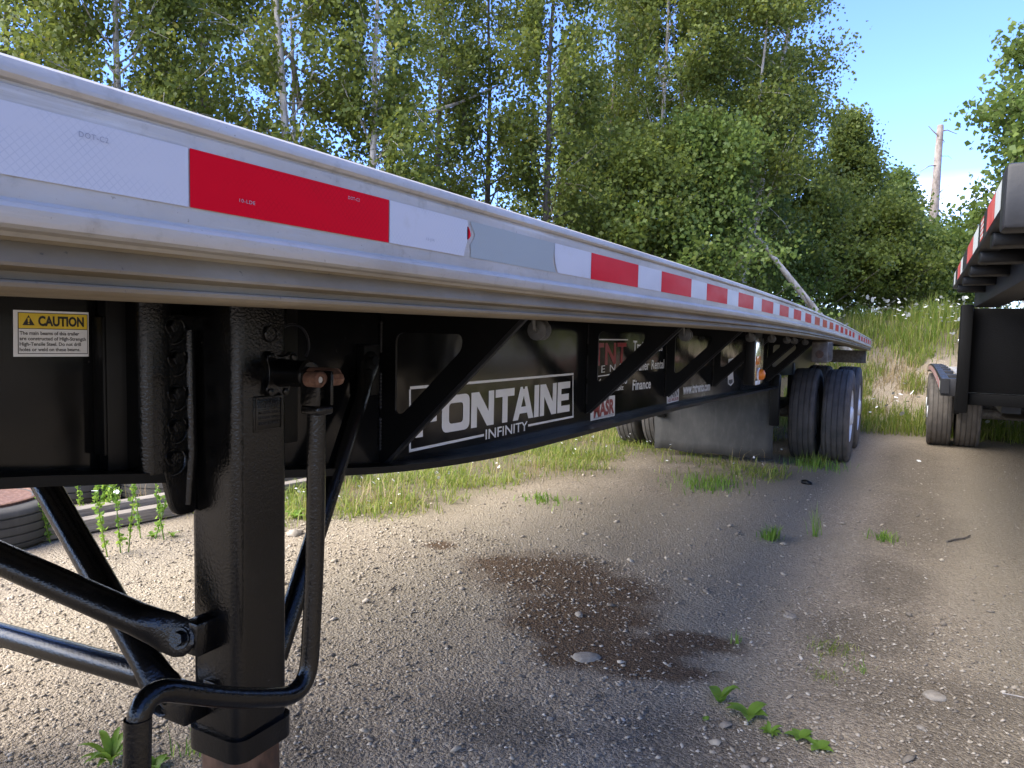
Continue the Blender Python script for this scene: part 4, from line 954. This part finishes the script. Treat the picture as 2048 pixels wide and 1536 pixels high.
T = [ # px, depth, height, radius, leaves, leaf, bark, trunk r, opts
  ('birch_tree', 'birch with a pale bare trunk above the front end of the flatbed rail', 246, 9.6, 6.6, 1.55, 20000, 'leaf_birch', 'bark_pale', .085, dict(clear=True, crown_from=.22)),
  ('birch_tree', 'birch overhanging the front of the flatbed, its trunk hidden by leaves', 30, 10.2, 6.8, 1.6, 19000, 'leaf_birch', 'bark_dark', .08, dict(crown_from=.15)),
  ('alder_tree', 'dark leafy alder between the two pale-trunked birches', 405, 11.6, 7.3, 1.25, 15000, 'leaf_alder', 'bark_dark', .08, dict(crown_from=.12)),
  ('birch_tree', 'birch with a forked trunk and one long crooked limb', 603, 10.8, 7.0, 1.2, 15000, 'leaf_birch', 'bark_pale', .10, dict(clear=True, crown_from=.24, stems=2)),
  ('birch_tree', 'birch with yellowish drooping sprays beside the forked birch', 733, 10.2, 6.8, 1.3, 20000, 'leaf_birch', 'bark_pale', .09, dict(clear=True, crown_from=.14)),
  ('birch_tree', 'slender birch above the torn patch of tape', 872, 12.5, 7.6, 1.4, 10500, 'leaf_birch', 'bark_dark', .075, dict(crown_from=.2)),
  ('birch_tree', 'slim birch with thin crown and sky showing through', 968, 13.0, 7.8, 1.4, 11000, 'leaf_birch', 'bark_dark', .085, dict(clear=True, crown_from=.18)),
  ('birch_tree', 'birch with a straight dark trunk and dense upper crown', 1090, 12.2, 7.5, 1.3, 17000, 'leaf_birch', 'bark_dark', .10, dict(clear=True, crown_from=.2)),
  ('alder_tree', 'tall dark alder behind the straight-trunked birch', 1205, 14.5, 8.5, 1.6, 15000, 'leaf_alder', 'bark_dark', .085, dict(crown_from=.15)),
  ('birch_tree', 'birch with a thin pale trunk rising out of alder scrub', 1308, 13.2, 8.0, 1.5, 20000, 'leaf_birch', 'bark_pale', .085, dict(clear=True, crown_from=.25)),
  ('birch_tree', 'tall multi-stemmed birch with white upper stems against the blue sky', 1452, 14.2, 8.9, 1.55, 27000, 'leaf_birch', 'bark_pale', .10, dict(clear=True, crown_from=.28, stems=3, sig=.2)),
  ('alder_tree', 'dense alder at the right edge of the tall trees', 1390, 16.5, 9, 1.8, 20000, 'leaf_alder', 'bark_dark', .09, dict(crown_from=.12)),
  ('alder_tree', 'broad low alder in front of the tall birches, bright green', 1385, 12.6, 4.6, 1.5, 16000, 'leaf_cotton', 'bark_dark', .05, dict(crown_from=.1, lsize=.07)),
  ('alder_tree', 'low alder filling the gap under the multi-stemmed birch', 1250, 12.4, 4.2, 1.4, 11000, 'leaf_alder', 'bark_dark', .05, dict(crown_from=.1, lsize=.07)),
  ('alder_tree', 'loose alder behind the fallen trunk', 1530, 17.5, 5.6, 1.8, 15000, 'leaf_birch', 'bark_dark', .06, dict(crown_from=.12, lsize=.075)),
  ('young_tree', 'cone-shaped young tree standing alone against the sky', 1690, 18.5, 5.0, 1.75, 17000, 'leaf_alder', 'bark_dark', .06, dict(crown_from=.08, cone=True, nb=70, el=(.15, .7), lsize=.075, sig=.15)),
  ('young_tree', 'low young tree between the cone-shaped tree and the dead snag', 1782, 20, 4.0, 1.5, 10000, 'leaf_cotton', 'bark_dark', .05, dict(crown_from=.08, cone=True, nb=54, el=(.1, .7), lsize=.08)),
  ('young_tree', 'bushy young tree at the foot of the dead snag', 1838, 22, 2.5, 1.2, 8000, 'leaf_cotton', 'bark_dark', .05, dict(crown_from=.08, nb=46, lsize=.085)),
  ('alder_bush', 'dark leafy bush behind the grass bank under the cone-shaped tree', 1640, 16.5, 2.7, 1.5, 12000, 'leaf_alder', 'bark_dark', .035, dict(crown_from=.03, nb=40, lsize=.075, stems=3)),
  ('alder_bush', 'dark leafy bush on the bank left of the tall yellow grass', 1745, 17, 2.4, 1.5, 12000, 'leaf_alder', 'bark_dark', .035, dict(crown_from=.03, nb=40, lsize=.075, stems=3)),
  ('alder_bush', 'leafy bush on the bank just behind the tall yellow grass', 1852, 18, 2.1, 1.4, 10000, 'leaf_cotton', 'bark_dark', .035, dict(crown_from=.03, nb=40, lsize=.08, stems=3)),
  ('alder_bush', 'leafy bush behind the rear of the flatbed deck', 1525, 15.5, 2.8, 1.4, 11000, 'leaf_cotton', 'bark_dark', .035, dict(crown_from=.03, nb=40, lsize=.07, stems=3)),
  ('alder_bush', 'leafy bush showing above the upper deck of the step-deck trailer', 1935, 20, 2.4, 1.4, 8000, 'leaf_alder', 'bark_dark', .035, dict(crown_from=.03, nb=40, lsize=.085, stems=3)),
  ('cottonwood_tree', 'cottonwood leaning over the front of the step-deck trailer', 2085, 12.5, 5.2, 1.35, 10000, 'leaf_cotton', 'bark_dark', .08, dict(crown_from=.2, lsize=.095, nb=46, el=(-.1, .6))),
]
for i, (nm, lb, px, dp, hh, rd, nl, lm, bk, r0, op) in enumerate(T):
    make_tree(nm, lb, px, dp, hh, rd, nl, lm, bk, r0, 100+i, group=None, **op)
# distant wood behind, to close the view low down
make_tree('alder_tree', 'far alder seen low between the tall dark alder and the scrub', 1200, 18.5, 5.0, 3.0, 14000, 'leaf_alder', 'bark_dark', .07, 303, crown_from=.06, lsize=.09)
for i, (x_, y_) in enumerate(((8.5, -2.5), (9.2, 2.0), (8.4, 6.2), (9.5, 10.5), (8.2, 14.5))):
    make_tree('roadside_tree', ('leafy tree beyond the step-deck trailer, level with its front end', 'leafy tree beyond the step-deck trailer, level with its upper deck', 'leafy tree beyond the step-deck trailer, level with the gooseneck step', 'leafy tree beyond the step-deck trailer, level with its axles', 'leafy tree beyond the rear end of the step-deck trailer')[i], 0, 0, 6.5, 2.2, 5000, 'leaf_alder', 'bark_dark', .09, 400+i, crown_from=.1, lsize=.17, xy=(x_, y_), nsub=2)
# long crooked limb of the forked birch
fb = bpy.data.objects['birch_tree.002'] if 'birch_tree.002' in bpy.data.objects else None
def ptd(px, py, dp):
    r = MC.T @ np.array([(px-1024)/FPX, (py-768)/FPX, 1.0]); return CAM+r*dp
if fb:
    MB().tube([ptd(600, 215, 10.8), ptd(585, 120, 10.7), ptd(545, 75, 10.6), ptd(500, 30, 10.5)], [.045, .035, .025, .015], 7).obj('limb', 'bark_dark', fb, smooth=60)
    MB().tube([ptd(605, 140, 10.8), ptd(640, 165, 10.8), ptd(690, 205, 10.9)], [.035, .03, .018], 7).obj('limb', 'bark_dark', fb, smooth=60)
    MB().tube([ptd(735, 278, 11.5), ptd(830, 235, 11.8), ptd(920, 205, 12), ptd(1010, 165, 12.3)], [.018, .03, .025, .010], 7).obj('limb', 'bark_pale', fb, smooth=60)
# fallen birch trunk leaning across
A_, B_ = ptd(1632, 628, 13.2), ptd(1440, 398, 12.1)
dl_ = A_-B_
while A_[2] > gz(A_[0], A_[1])-.05: A_ = A_+dl_*.02
lean_t = thing('leaning_trunk', 'broken pale birch trunk leaning over the rear of the flatbed', 'tree trunk', tuple(A_))
mid = (A_+B_)/2+np.array([0, 0, .07]); ft = MB().tube([A_, A_*.6+mid*.4, mid, mid*.5+B_*.5+np.array([.04, 0, .03]), B_], [.08, .07, .052, .032, .012], 12).obj('trunk', 'bark_pale', lean_t, smooth=60)
for (a, b, r_) in (((1628, 622), (1606, 586), .03), ((1470, 430), (1462, 360), .018), ((1500, 465), (1470, 420), .02)):
    MB().tube([ptd(*a, 12.6), ptd(*b, 12.4)], [r_, r_*.4], 6).obj('broken_limb', 'bark_dead', lean_t, smooth=60)
# dead snag
sx_, sy_ = atdepth(1862, 20.5); bz_ = gz(sx_, sy_)
snag = thing('dead_snag', 'bare dead tree trunk with a snapped top and stub branches', 'tree trunk', (sx_, sy_, bz_-.05))
tp = ptd(1881, 250, 20.5); bp_ = np.array([sx_, sy_, bz_-.05]); md = ptd(1868, 420, 20.5)
MB().tube([bp_, md, tp*.5+md*.5, tp-np.array([0, 0, .05]), tp], [.15, .125, .10, .085, .072], 12).obj('trunk', 'bark_dead', snag, smooth=60)
for pts, r_ in (([(1877, 272), (1866, 262), (1857, 252)], .022), ([(1884, 262), (1895, 260), (1914, 268)], .022), ([(1874, 330), (1858, 332), (1842, 342), (1832, 358)], .018), ([(1880, 312), (1897, 312), (1904, 318)], .010),
                ([(1870, 360), (1866, 350)], .020), ([(1876, 388), (1887, 378)], .028), ([(1872, 402), (1890, 394), (1900, 384)], .012), ([(1885, 278), (1889, 284), (1883, 288)], .014), ([(1878, 460), (1905, 450), (1925, 446)], .012)):
    MB().tube([ptd(*q, 20.45) for q in pts], [r_*(1-.6*i/(len(pts)-1)) for i in range(len(pts))], 6).obj('stub_branch', 'bark_dead', snag, smooth=60)

# ------------------------------------------------------------------ ground cover
def blades(P, h, wd, rs, lean=.45):
    n = len(P); th = rs.random(n)*2*np.pi; ln = np.abs(rs.normal(0, lean, n)); d = np.stack([np.cos(th), np.sin(th), np.zeros(n)], 1)
    s = np.stack([-np.sin(th+rs.normal(0, .8, n)), np.cos(th), np.zeros(n)], 1)
    h = np.broadcast_to(h, n)[:, None]; wv = np.broadcast_to(wd, n)[:, None]
    upv = np.array([0, 0, 1.0])
    mid = P+upv*h*.55+d*(h*ln[:, None]*.35); tip = P+upv*h*(1-.35*np.clip(ln, 0, 1)[:, None])+d*(h*ln[:, None])
    V = np.stack([P-s*wv, P+s*wv, mid+s*wv*.8, mid-s*wv*.8, tip], 1)
    n5 = np.arange(n)[:, None]*5
    F = np.concatenate([n5+np.array([[0, 1, 2]]), n5+np.array([[0, 2, 3]]), n5+np.array([[3, 2, 4]])], 0)
    return V.reshape(-1, 3), F
def scatter(n, x0, x1, y0, y1, mask, rs):
    x = rs.uniform(x0, x1, n); y = rs.uniform(y0, y1, n); k = rs.random(n) < mask(x, y); x, y = x[k], y[k]
    return np.stack([x, y, H(x, y)], 1)
rs = np.random.default_rng(55)
def hump(P): return .6+.9*fbm(P[:, 0]*1.3, P[:, 1]*1.3, 3, 33)
P = scatter(120000, -7.5, -1.0, 3.2, 12.5, lambda x, y: np.clip(grass_mask(x, y)*1.3-.25, 0, 1)*(.25+1.1*(fbm(x*1.6, y*1.6, 3, 61) > .42)), rs)
V, F = blades(P, (.03+.12*rs.random(len(P))**1.7)*hump(P), .0034, rs, .9)
tag(mesh_obj('grass', fast_mesh('grass', V, F), 'grass'), 'short yellow-green grass growing under and beyond the flatbed', 'grass', kind='stuff')
P = scatter(26000, -7.0, -1.2, 3.2, 12.5, lambda x, y: np.clip(grass_mask(x, y)*1.2-.2, 0, 1)*(fbm(x*1.1, y*1.1, 3, 71) > .50)*.7, rs)
V, F = blades(P, (.08+.20*rs.random(len(P)))*hump(P), .0020, rs, .5)
tag(mesh_obj('dry_grass', fast_mesh('dry_grass', V, F), 'grass_dry'), 'straw-coloured dry grass among the green under the flatbed', 'grass', kind='stuff')
P = scatter(60000, -5, 6, 13.3, 20, lambda x, y: sstep(14.0, 15.6, y+1.6*(fbm(x*.8, y*.8, 3, 81)-.5))*(.35+.65*(fbm(x*1.7, y*1.7, 3, 83) > .45)), rs)
V, F = blades(P, (.12+.42*rs.random(len(P))**1.6)*hump(P)*(.7+.45*np.exp(-((P[:, 0]-.35)/.5)**2)), .0065, rs, .35)
tag(mesh_obj('tall_grass', fast_mesh('tall_grass', V, F), 'grass'), 'tall yellow-green grass on top of the bank', 'grass', kind='stuff')
P = scatter(44000, -4, 5, 11.6, 15.0, lambda x, y: np.clip(.75*np.exp(-((y-12.3)/.5)**2)+.9*(fbm(x*1.2, y*1.2, 3, 91) > .56)*sstep(12, 13, y), 0, 1), rs)
V, F = blades(P, (.10+.22*rs.random(len(P)))*hump(P), .005, rs, .5)
tag(mesh_obj('bank_grass', fast_mesh('bank_grass', V, F), 'grass'), 'tufty grass scattered over the gravel face of the bank', 'grass', kind='stuff')
P = scatter(9000, -3, 3, 12.6, 15, lambda x, y: np.exp(-(((x+.25)/.45)**2+((y-14.1)/.5)**2))*.9+.12*(fbm(x*1.5, y*1.5, 3, 95) > .55), rs)
V, F = blades(P, .12+.22*rs.random(len(P)), .005, rs, .7)
tag(mesh_obj('dead_grass', fast_mesh('dead_grass', V, F), 'grass_dry'), 'dead reddish-brown grass tuft half way up the bank', 'grass', kind='stuff')
def daisies(P, h, rs, r=.02):
    """flat round heads on thin stems"""
    n = len(P); top = P+np.stack([rs.normal(0, .04, n), rs.normal(0, .04, n), h], 1); k = 7
    a = np.arange(k)*2*np.pi/k; tx, ty = rs.normal(0, .45, n), rs.normal(-.35, .45, n); rr = r*(.7+.6*rs.random(n))
    ring = top[:, None, :]+np.stack([rr[:, None]*np.cos(a), rr[:, None]*np.sin(a), (tx*rr)[:, None]*np.cos(a)+(ty*rr)[:, None]*np.sin(a)], -1)
    return ring.reshape(-1, 3), np.arange(n*k).reshape(-1, k)
def fmask(x, y): return (sstep(13.6, 14.6, y)*.9+.45*np.exp(-((y-12.6)/.6)**2))*(fbm(x*1.4, y*1.4, 3, 101) > .47)
P = scatter(3600, -4, 4.5, 12, 17.5, fmask, rs); V, F = daisies(P, .15+.35*rs.random(len(P)), rs, .026)
tag(mesh_obj('daisies', fast_mesh('daisies', V, F), 'petal'), 'white daisies dotted over the grassy bank', 'flowers', kind='stuff')
P = scatter(900, -6, -1.2, 3.6, 11, lambda x, y: grass_mask(x, y)*.6, rs); V, F = daisies(P, .07+.10*rs.random(len(P)), rs, .011)
tag(mesh_obj('clover_flowers', fast_mesh('clover_flowers', V, F), 'petal'), 'small white flowers in the grass under the flatbed', 'flowers', kind='stuff')
# gravel: loose stones lying on the yard, thicker near by
def pebbles(n, x0, x1, y0, y1, smin, smax, mask, seed):
    rs = np.random.default_rng(seed); x = rs.uniform(x0, x1, n); y = rs.uniform(y0, y1, n); k = rs.random(n) < mask(x, y); x, y = x[k], y[k]; n = len(x)
    s = smin+(smax-smin)*rs.random(n)**5.5
    base = np.array([(1, 0, 0), (.25, .95, .1), (-.85, .5, -.05), (-.75, -.6, .08), (.35, -.9, -.05), (0.05, .05, .75), (0, 0, -.6)])
    Fb = np.array([(0, 1, 5), (1, 2, 5), (2, 3, 5), (3, 4, 5), (4, 0, 5), (1, 0, 6), (2, 1, 6), (3, 2, 6), (4, 3, 6), (0, 4, 6)])
    V = base[None]*rs.uniform(.65, 1.3, (n, 7, 1))*np.stack([s, s*rs.uniform(.55, 1, n), s*rs.uniform(.4, .8, n)], 1)[:, None, :]
    a = rs.random(n)*2*np.pi; c, q = np.cos(a)[:, None], np.sin(a)[:, None]; tl = rs.normal(0, .35, n)[:, None]
    X = V[..., 0]*c-V[..., 1]*q; Y = V[..., 0]*q+V[..., 1]*c; Z = V[..., 2]+X*tl
    W = np.stack([X+x[:, None], Y+y[:, None], Z+(H(x, y)+s*.18)[:, None]], -1)
    return W.reshape(-1, 3), (np.arange(n)[:, None, None]*7+Fb[None]).reshape(-1, 3)
def gravel_mask(x, y):
    st = np.clip(seg_mask(x, y, STAIN)*1.5-.5, 0, 1); tn = seg_mask(x, y, TAN)
    return np.clip((.45+.9*fbm(x*1.5, y*1.5, 4, 15))*(1-.35*st)*(1-.55*np.clip(tn*1.3-.35, 0, 1)*sstep(-1.6, -1.0, x)), 0.05, 1)
def infront(x, y): return (y > .55-.42*x*1.0*(x < 0)*0) & (x < .12*y+.3) & (x > -2.05*y-.4)
V, F = pebbles(70000, -4.2, .9, .9, 4.2, .0022, .0135, lambda x, y: gravel_mask(x, y)*infront(x, y), 3)
tag(mesh_obj('gravel', fast_mesh('gravel', V, F), 'pebble'), 'loose grey gravel strewn over the yard', 'gravel', kind='stuff')
V, F = pebbles(26000, -6.0, 1.6, 3.6, 10.5, .003, .015, lambda x, y: gravel_mask(x, y)*infront(x, y)*sstep(11, 4, y)*(1-.6*grass_mask(x, y)), 4)
tag(mesh_obj('gravel', fast_mesh('gravel', V, F), 'pebble'), 'coarser gravel further back beside the wheels', 'gravel', kind='stuff')

V, F = pebbles(2200, -4.0, 1.2, 1.2, 9.5, .007, .030, lambda x, y: gravel_mask(x, y)*infront(x, y)*(1-.8*grass_mask(x, y))*sstep(10, 4, y), 6)
tag(mesh_obj('gravel', fast_mesh('gravel', V, F), 'pebble'), 'scattered bigger stones lying among the gravel', 'gravel', kind='stuff')
# single stones
def stone(label, px, py, sx, sy, sz, seed, group=None, sink=.35, mat='stone'):
    p = on(2, px, py, 0.0); rs = np.random.default_rng(seed)
    bm = bmesh.new(); bmesh.ops.create_icosphere(bm, subdivisions=3, radius=1)
    o1, o2 = rs.random(2)*50
    for v in bm.verts:
        c = v.co.normalized(); k = 1+.8*(float(fbm(np.array(c.x*1.6+o1+c.z), np.array(c.y*1.6+o2), 3, seed))-.5)
        c = c*k; c.z = max(c.z, -.5)*(1 if c.z < .55 else .9); v.co = Vector((c.x*sx, c.y*sy, c.z*sz))
    m = bpy.data.meshes.new('stone'); bm.to_mesh(m); bm.free()
    o = mesh_obj('stone', m, mat, smooth=60); o.location = (p[0], p[1], gz(p[0], p[1])+sz*(1-sink)-sz*.3); o.rotation_euler = (0, 0, rs.random()*3)
    return tag(o, label, 'stone', group)
stone('flat pale stone, the largest one in the brown stain', 1175, 1312, .066, .042, .030, 1, sink=.85)
stone('small tan stone standing in the middle of the stain', 1158, 1231, .026, .018, .016, 2)
stone('thin light flake lying on the dark part of the stain', 1196, 1164, .017, .010, .006, 3)
stone('smooth round grey stone in the dark gravel beside the step-deck trailer', 1866, 1394, .048, .042, .022, 4, sink=.7)
stone('half-buried grey stone near the grass tufts', 1580, 1232, .042, .030, .014, 5, sink=.6)
stone('dark reddish pebble left of the pale flat stone', 1000, 1325, .014, .012, .010, 6)
stone('light oval stone on the gravel below the weeds', 1842, 1460, .022, .011, .008, 7)
stone('pale pebble in front of the stain', 1100, 1437, .015, .010, .008, 8)
stone('grey stone by the timber edging', 590, 1068, .06, .05, .03, 9)
stone('black lump of rubber lying on the wheel track', 1612, 968, .055, .035, .03, 10, mat='satin')
stone('white scrap lying between the two trailers', 1838, 921, .05, .02, .012, 11, mat='petal')
# twigs
def twig(label, pts, r, mat='bark_dark'):
    P = [on(2, px, py, 0.0)+np.array([0, 0, .008]) for px, py in pts]
    for p in P: p[2] = gz(p[0], p[1])+.010
    return tag(MB().tube(P, [r*(1-.4*i/len(P)) for i in range(len(P))], 6).obj('twig', mat, smooth=60), label, 'twig')
twig('bent brown twig on the sandy track beside the step-deck trailer', [(1893, 1087), (1912, 1082), (1928, 1079), (1940, 1074)], .007)
twig('thin dark twig on the bright gravel behind the crank', [(778, 1182), (786, 1176), (794, 1170)], .005)
twig('thin pale twig at the edge of the dark gravel', [(2004, 1392), (2024, 1396), (2048, 1401)], .003, 'bark_pale')
# ---- weeds
def leaf_blade(base, d, L_, wd, rs, up=.5, n=5):
    """broad leaf with a bent midrib, returned as vertices and quads"""
    d = np.array([d[0], d[1], 0]); s = np.array([-d[1], d[0], 0]); V = []; F = []
    for i in range(n+1):
        t = i/n; c = np.array(base)+d*L_*t*(.85)+np.array([0, 0, L_*(up*t-.55*up*t*t*1.2)])
        w_ = wd*math.sin(math.pi*min(1, .12+.88*t)**.8)*(1 if i < n else .05)
        V += [c-s*w_+np.array([0, 0, w_*.35]), c, c+s*w_+np.array([0, 0, w_*.35])]
    for i in range(n):
        b = i*3; F += [(b, b+1, b+4, b+3), (b+1, b+2, b+5, b+4)]
    return V, F
def broadleaf(label, px, py, nl, L_, wd, seed, up=.6, name='broadleaf_weed', z=None):
    rs = np.random.default_rng(seed); p = on(2, px, py, 0.0); p[2] = gz(p[0], p[1])
    t_ = thing(name, label, 'weed', tuple(p))
    for k in range(nl):
        a = k*2.4+rs.normal(0, .3); m = MB(); l1 = L_*rs.uniform(.7, 1.15)
        m.add(*leaf_blade((0, 0, 0), (math.cos(a), math.sin(a)), l1, wd*rs.uniform(.75, 1.15), rs, up*rs.uniform(.7, 1.4)))
        o = m.obj('leaf', 'leaf_weed', t_, smooth=60); o.location = tuple(p)
    return t_
broadleaf('upright bright green broadleaf weed with one big oval leaf', 1440, 1402, 4, .075, .022, 1, 1.5)
broadleaf('broadleaf weed with two wide spreading leaves', 1497, 1432, 5, .095, .026, 2, .9)
broadleaf('low dark green plantain rosette on the gravel', 1600, 1476, 6, .065, .016, 3, .5)
broadleaf('small plantain rosette beside the low dark green one', 1638, 1498, 5, .06, .015, 4, .5)
broadleaf('feathery small weed below the broadleaf pair', 1540, 1468, 12, .05, .008, 5, .9)
broadleaf('tiny sprout just left of the broadleaf pair', 1410, 1440, 4, .022, .008, 6, .9)
broadleaf('leafy weed growing at the foot of the landing leg crank', 222, 1520, 15, .11, .013, 7, 1.1)
broadleaf('round-leaved weed half hidden behind the crank grip', 310, 1530, 8, .07, .016, 8, .7)
broadleaf('yellowing weed at the timber edging', 305, 1072, 8, .06, .010, 9, .9)
broadleaf('weed by the landing leg on the far gravel', 345, 1072, 7, .055, .009, 10, 1.0)
broadleaf('small weed at the grass edge behind the crank', 590, 1035, 7, .12, .022, 11, 1.0)
def tuft(label, px, py, n, h, seed, lean=.35, wd=.0022, mat='grass', spread=.02):
    rs = np.random.default_rng(seed); p = on(2, px, py, 0.0); z = gz(p[0], p[1])
    P = np.stack([p[0]+rs.normal(0, spread, n), p[1]+rs.normal(0, spread, n), np.full(n, z)], 1)
    V, F = blades(P, h*(.5+.6*rs.random(n)), wd, rs, lean)
    o = mesh_obj('grass_tuft', fast_mesh('grass_tuft', V, F), MAT[mat]); return tag(o, label, 'grass tuft', kind='stuff')
tuft('green leafy tuft on the wheel track', 1543, 1078, 90, .12, 1, .5, .004, 'leaf_weed', .035)
tuft('thin tall grass tuft with few long blades', 1630, 1072, 22, .24, 2, .25, .0025, 'leaf_weed')
tuft('low green tuft in the dark gravel between the trailers', 1768, 1082, 70, .09, 3, .7, .003, 'leaf_weed', .04)
tuft('moss-like green patch beside the dark gravel', 1664, 1300, 160, .028, 4, 1.0, .0016, 'grass', .055)
tuft('small moss patch lower on the same strip', 1655, 1352, 90, .02, 5, 1.0, .0015, 'grass', .04)
tuft('single upright sprig near the brown dirt', 1470, 1284, 14, .06, 6, .3, .0022, 'leaf_weed', .012)
tuft('tiny sprig by the lower plantains', 1728, 1340, 30, .03, 7, .8, .0016, 'leaf_weed', .03)
tuft('bright green tuft on the gravel edge under the FONTAINE lettering', 1090, 1003, 120, .07, 8, .8, .004, 'leaf_weed', .09)
tuft('green weeds below the splash sheet', 1420, 968, 220, .13, 9, .5, .004, 'leaf_weed', .16)
tuft('green weeds around the front wheel', 1640, 935, 160, .12, 10, .5, .004, 'leaf_weed', .16)
tuft('grass growing between the front dual tyres', 1625, 930, 90, .16, 11, .4, .004, 'grass', .08)
tuft('wispy grass at the crank grip', 395, 1500, 40, .10, 12, .5, .0018, 'leaf_weed', .03)
def daisy_plant(label, px, py, nst, h, seed, flower=True):
    rs = np.random.default_rng(seed); p = on(2, px, py, 0.0); z = gz(p[0], p[1]); t_ = thing('tall_weed', label, 'weed', (p[0], p[1], z))
    st_ = MB(); Vl = []; heads = []
    for k in range(nst):
        a = rs.random()*6.28; b = np.array([p[0]+rs.normal(0, .05), p[1]+rs.normal(0, .05), z]); hh = h*rs.uniform(.7, 1.1)
        tp = b+np.array([rs.normal(0, .05), rs.normal(0, .05), hh]); st_.tube([b, (b+tp)/2+rs.normal(0, .008, 3), tp], [.004, .003, .002], 5)
        n = 60; f = rs.uniform(.1, 1, n); Vl.append(b+(tp-b)*f[:, None]+rs.normal(0, .006, (n, 3))); heads.append(tp)
    st_.obj('stem', 'leaf_weed', t_, smooth=60)
    V = leaves(np.concatenate(Vl), .026, rs, -.6); mesh_obj('foliage', fast_mesh('foliage', V, np.arange(len(V)).reshape(-1, 4)), 'leaf_weed', t_)
    if flower:
        V, F = daisies(np.array(heads), np.full(len(heads), .004), rs, .018); mesh_obj('flowers', fast_mesh('flowers', V, F), 'petal', t_)
    return t_
daisy_plant('tall thin-stemmed daisy plant in front of the timber edging', 243, 1100, 3, .50, 1)
daisy_plant('tall leafy weed beside the landing leg, above the timber', 322, 1075, 3, .52, 2, False)
daisy_plant('daisy plant behind the timber edging', 180, 1035, 4, .34, 3)
daisy_plant('leafy weed behind the timber between two daisies', 215, 1040, 3, .30, 4)
daisy_plant('short weed between old wheel and timber', 105, 1080, 4, .26, 5, False)

# ------------------------------------------------------------------ timber edging, old wheels
def tim(label, x, y0, y1, w_, h_, z=0, ang=0):
    o = MB().box(-w_/2, w_/2, 0, y1-y0, 0, h_).obj('timber', 'timber', bevel=.006); o.location = (x, y0, z); o.rotation_euler = (0, 0, ang); return tag(o, label, 'timber')
a_, b_ = on(2, 104, 1078, 0), on(2, 590, 985, 0)
ang = -math.atan2(b_[0]-a_[0], b_[1]-a_[1])
tim('weathered timber lying along the gravel edge, its near face lit', a_[0]-.05, a_[1]-.1, a_[1]-.1+float(np.hypot(*(b_-a_)[:2]))+.9, .10, .085, .0, ang)
tim('second weathered timber lying just behind the first', a_[0]-.17, a_[1]+.05, a_[1]+2.3, .10, .125, .0, ang)
def old_wheel(label, x, y, Rt, wd, rimmat, tilt=0):
    t_ = thing('old_wheel', label, 'wheel', (x, y, gz(x, y)))
    pr = [(r_, a+wd/2) for r_, a in tyre_profile(Rt, wd)]
    MB().lathe(pr, (x, y, gz(x, y)-.01), 'Z', 48, closed=True).obj('tyre', 'rubber_sheet', t_, smooth=38)
    zt_ = gz(x, y)+wd-.01
    if rimmat: MB().lathe([(Rt*.80, zt_-.02), (Rt*.80, zt_+.014), (Rt*.77, zt_+.018), (Rt*.74, zt_+.004), (Rt*.70, zt_-.004), (Rt*.30, zt_+.0), (.001, zt_+.004)], (x, y, 0), 'Z', 48).obj('rusty_disc', rimmat, t_, smooth=30)
    return t_
q = on(2, 8, 1118, 0.0)
old_wheel('old truck wheel lying flat with a rusty disc on top', q[0]-.60, q[1]+.10, .50, .26, 'rust')
q = on(2, 300, 1012, 0.0); old_wheel('old black tyre lying flat behind the timber edging', q[0]-.35, q[1]+.55, .5, .26, None)
q = on(2, 175, 1012, 0.0); old_wheel('old black tyre lying flat behind the rusty wheel', q[0]-.55, q[1]+.25, .5, .26, None)
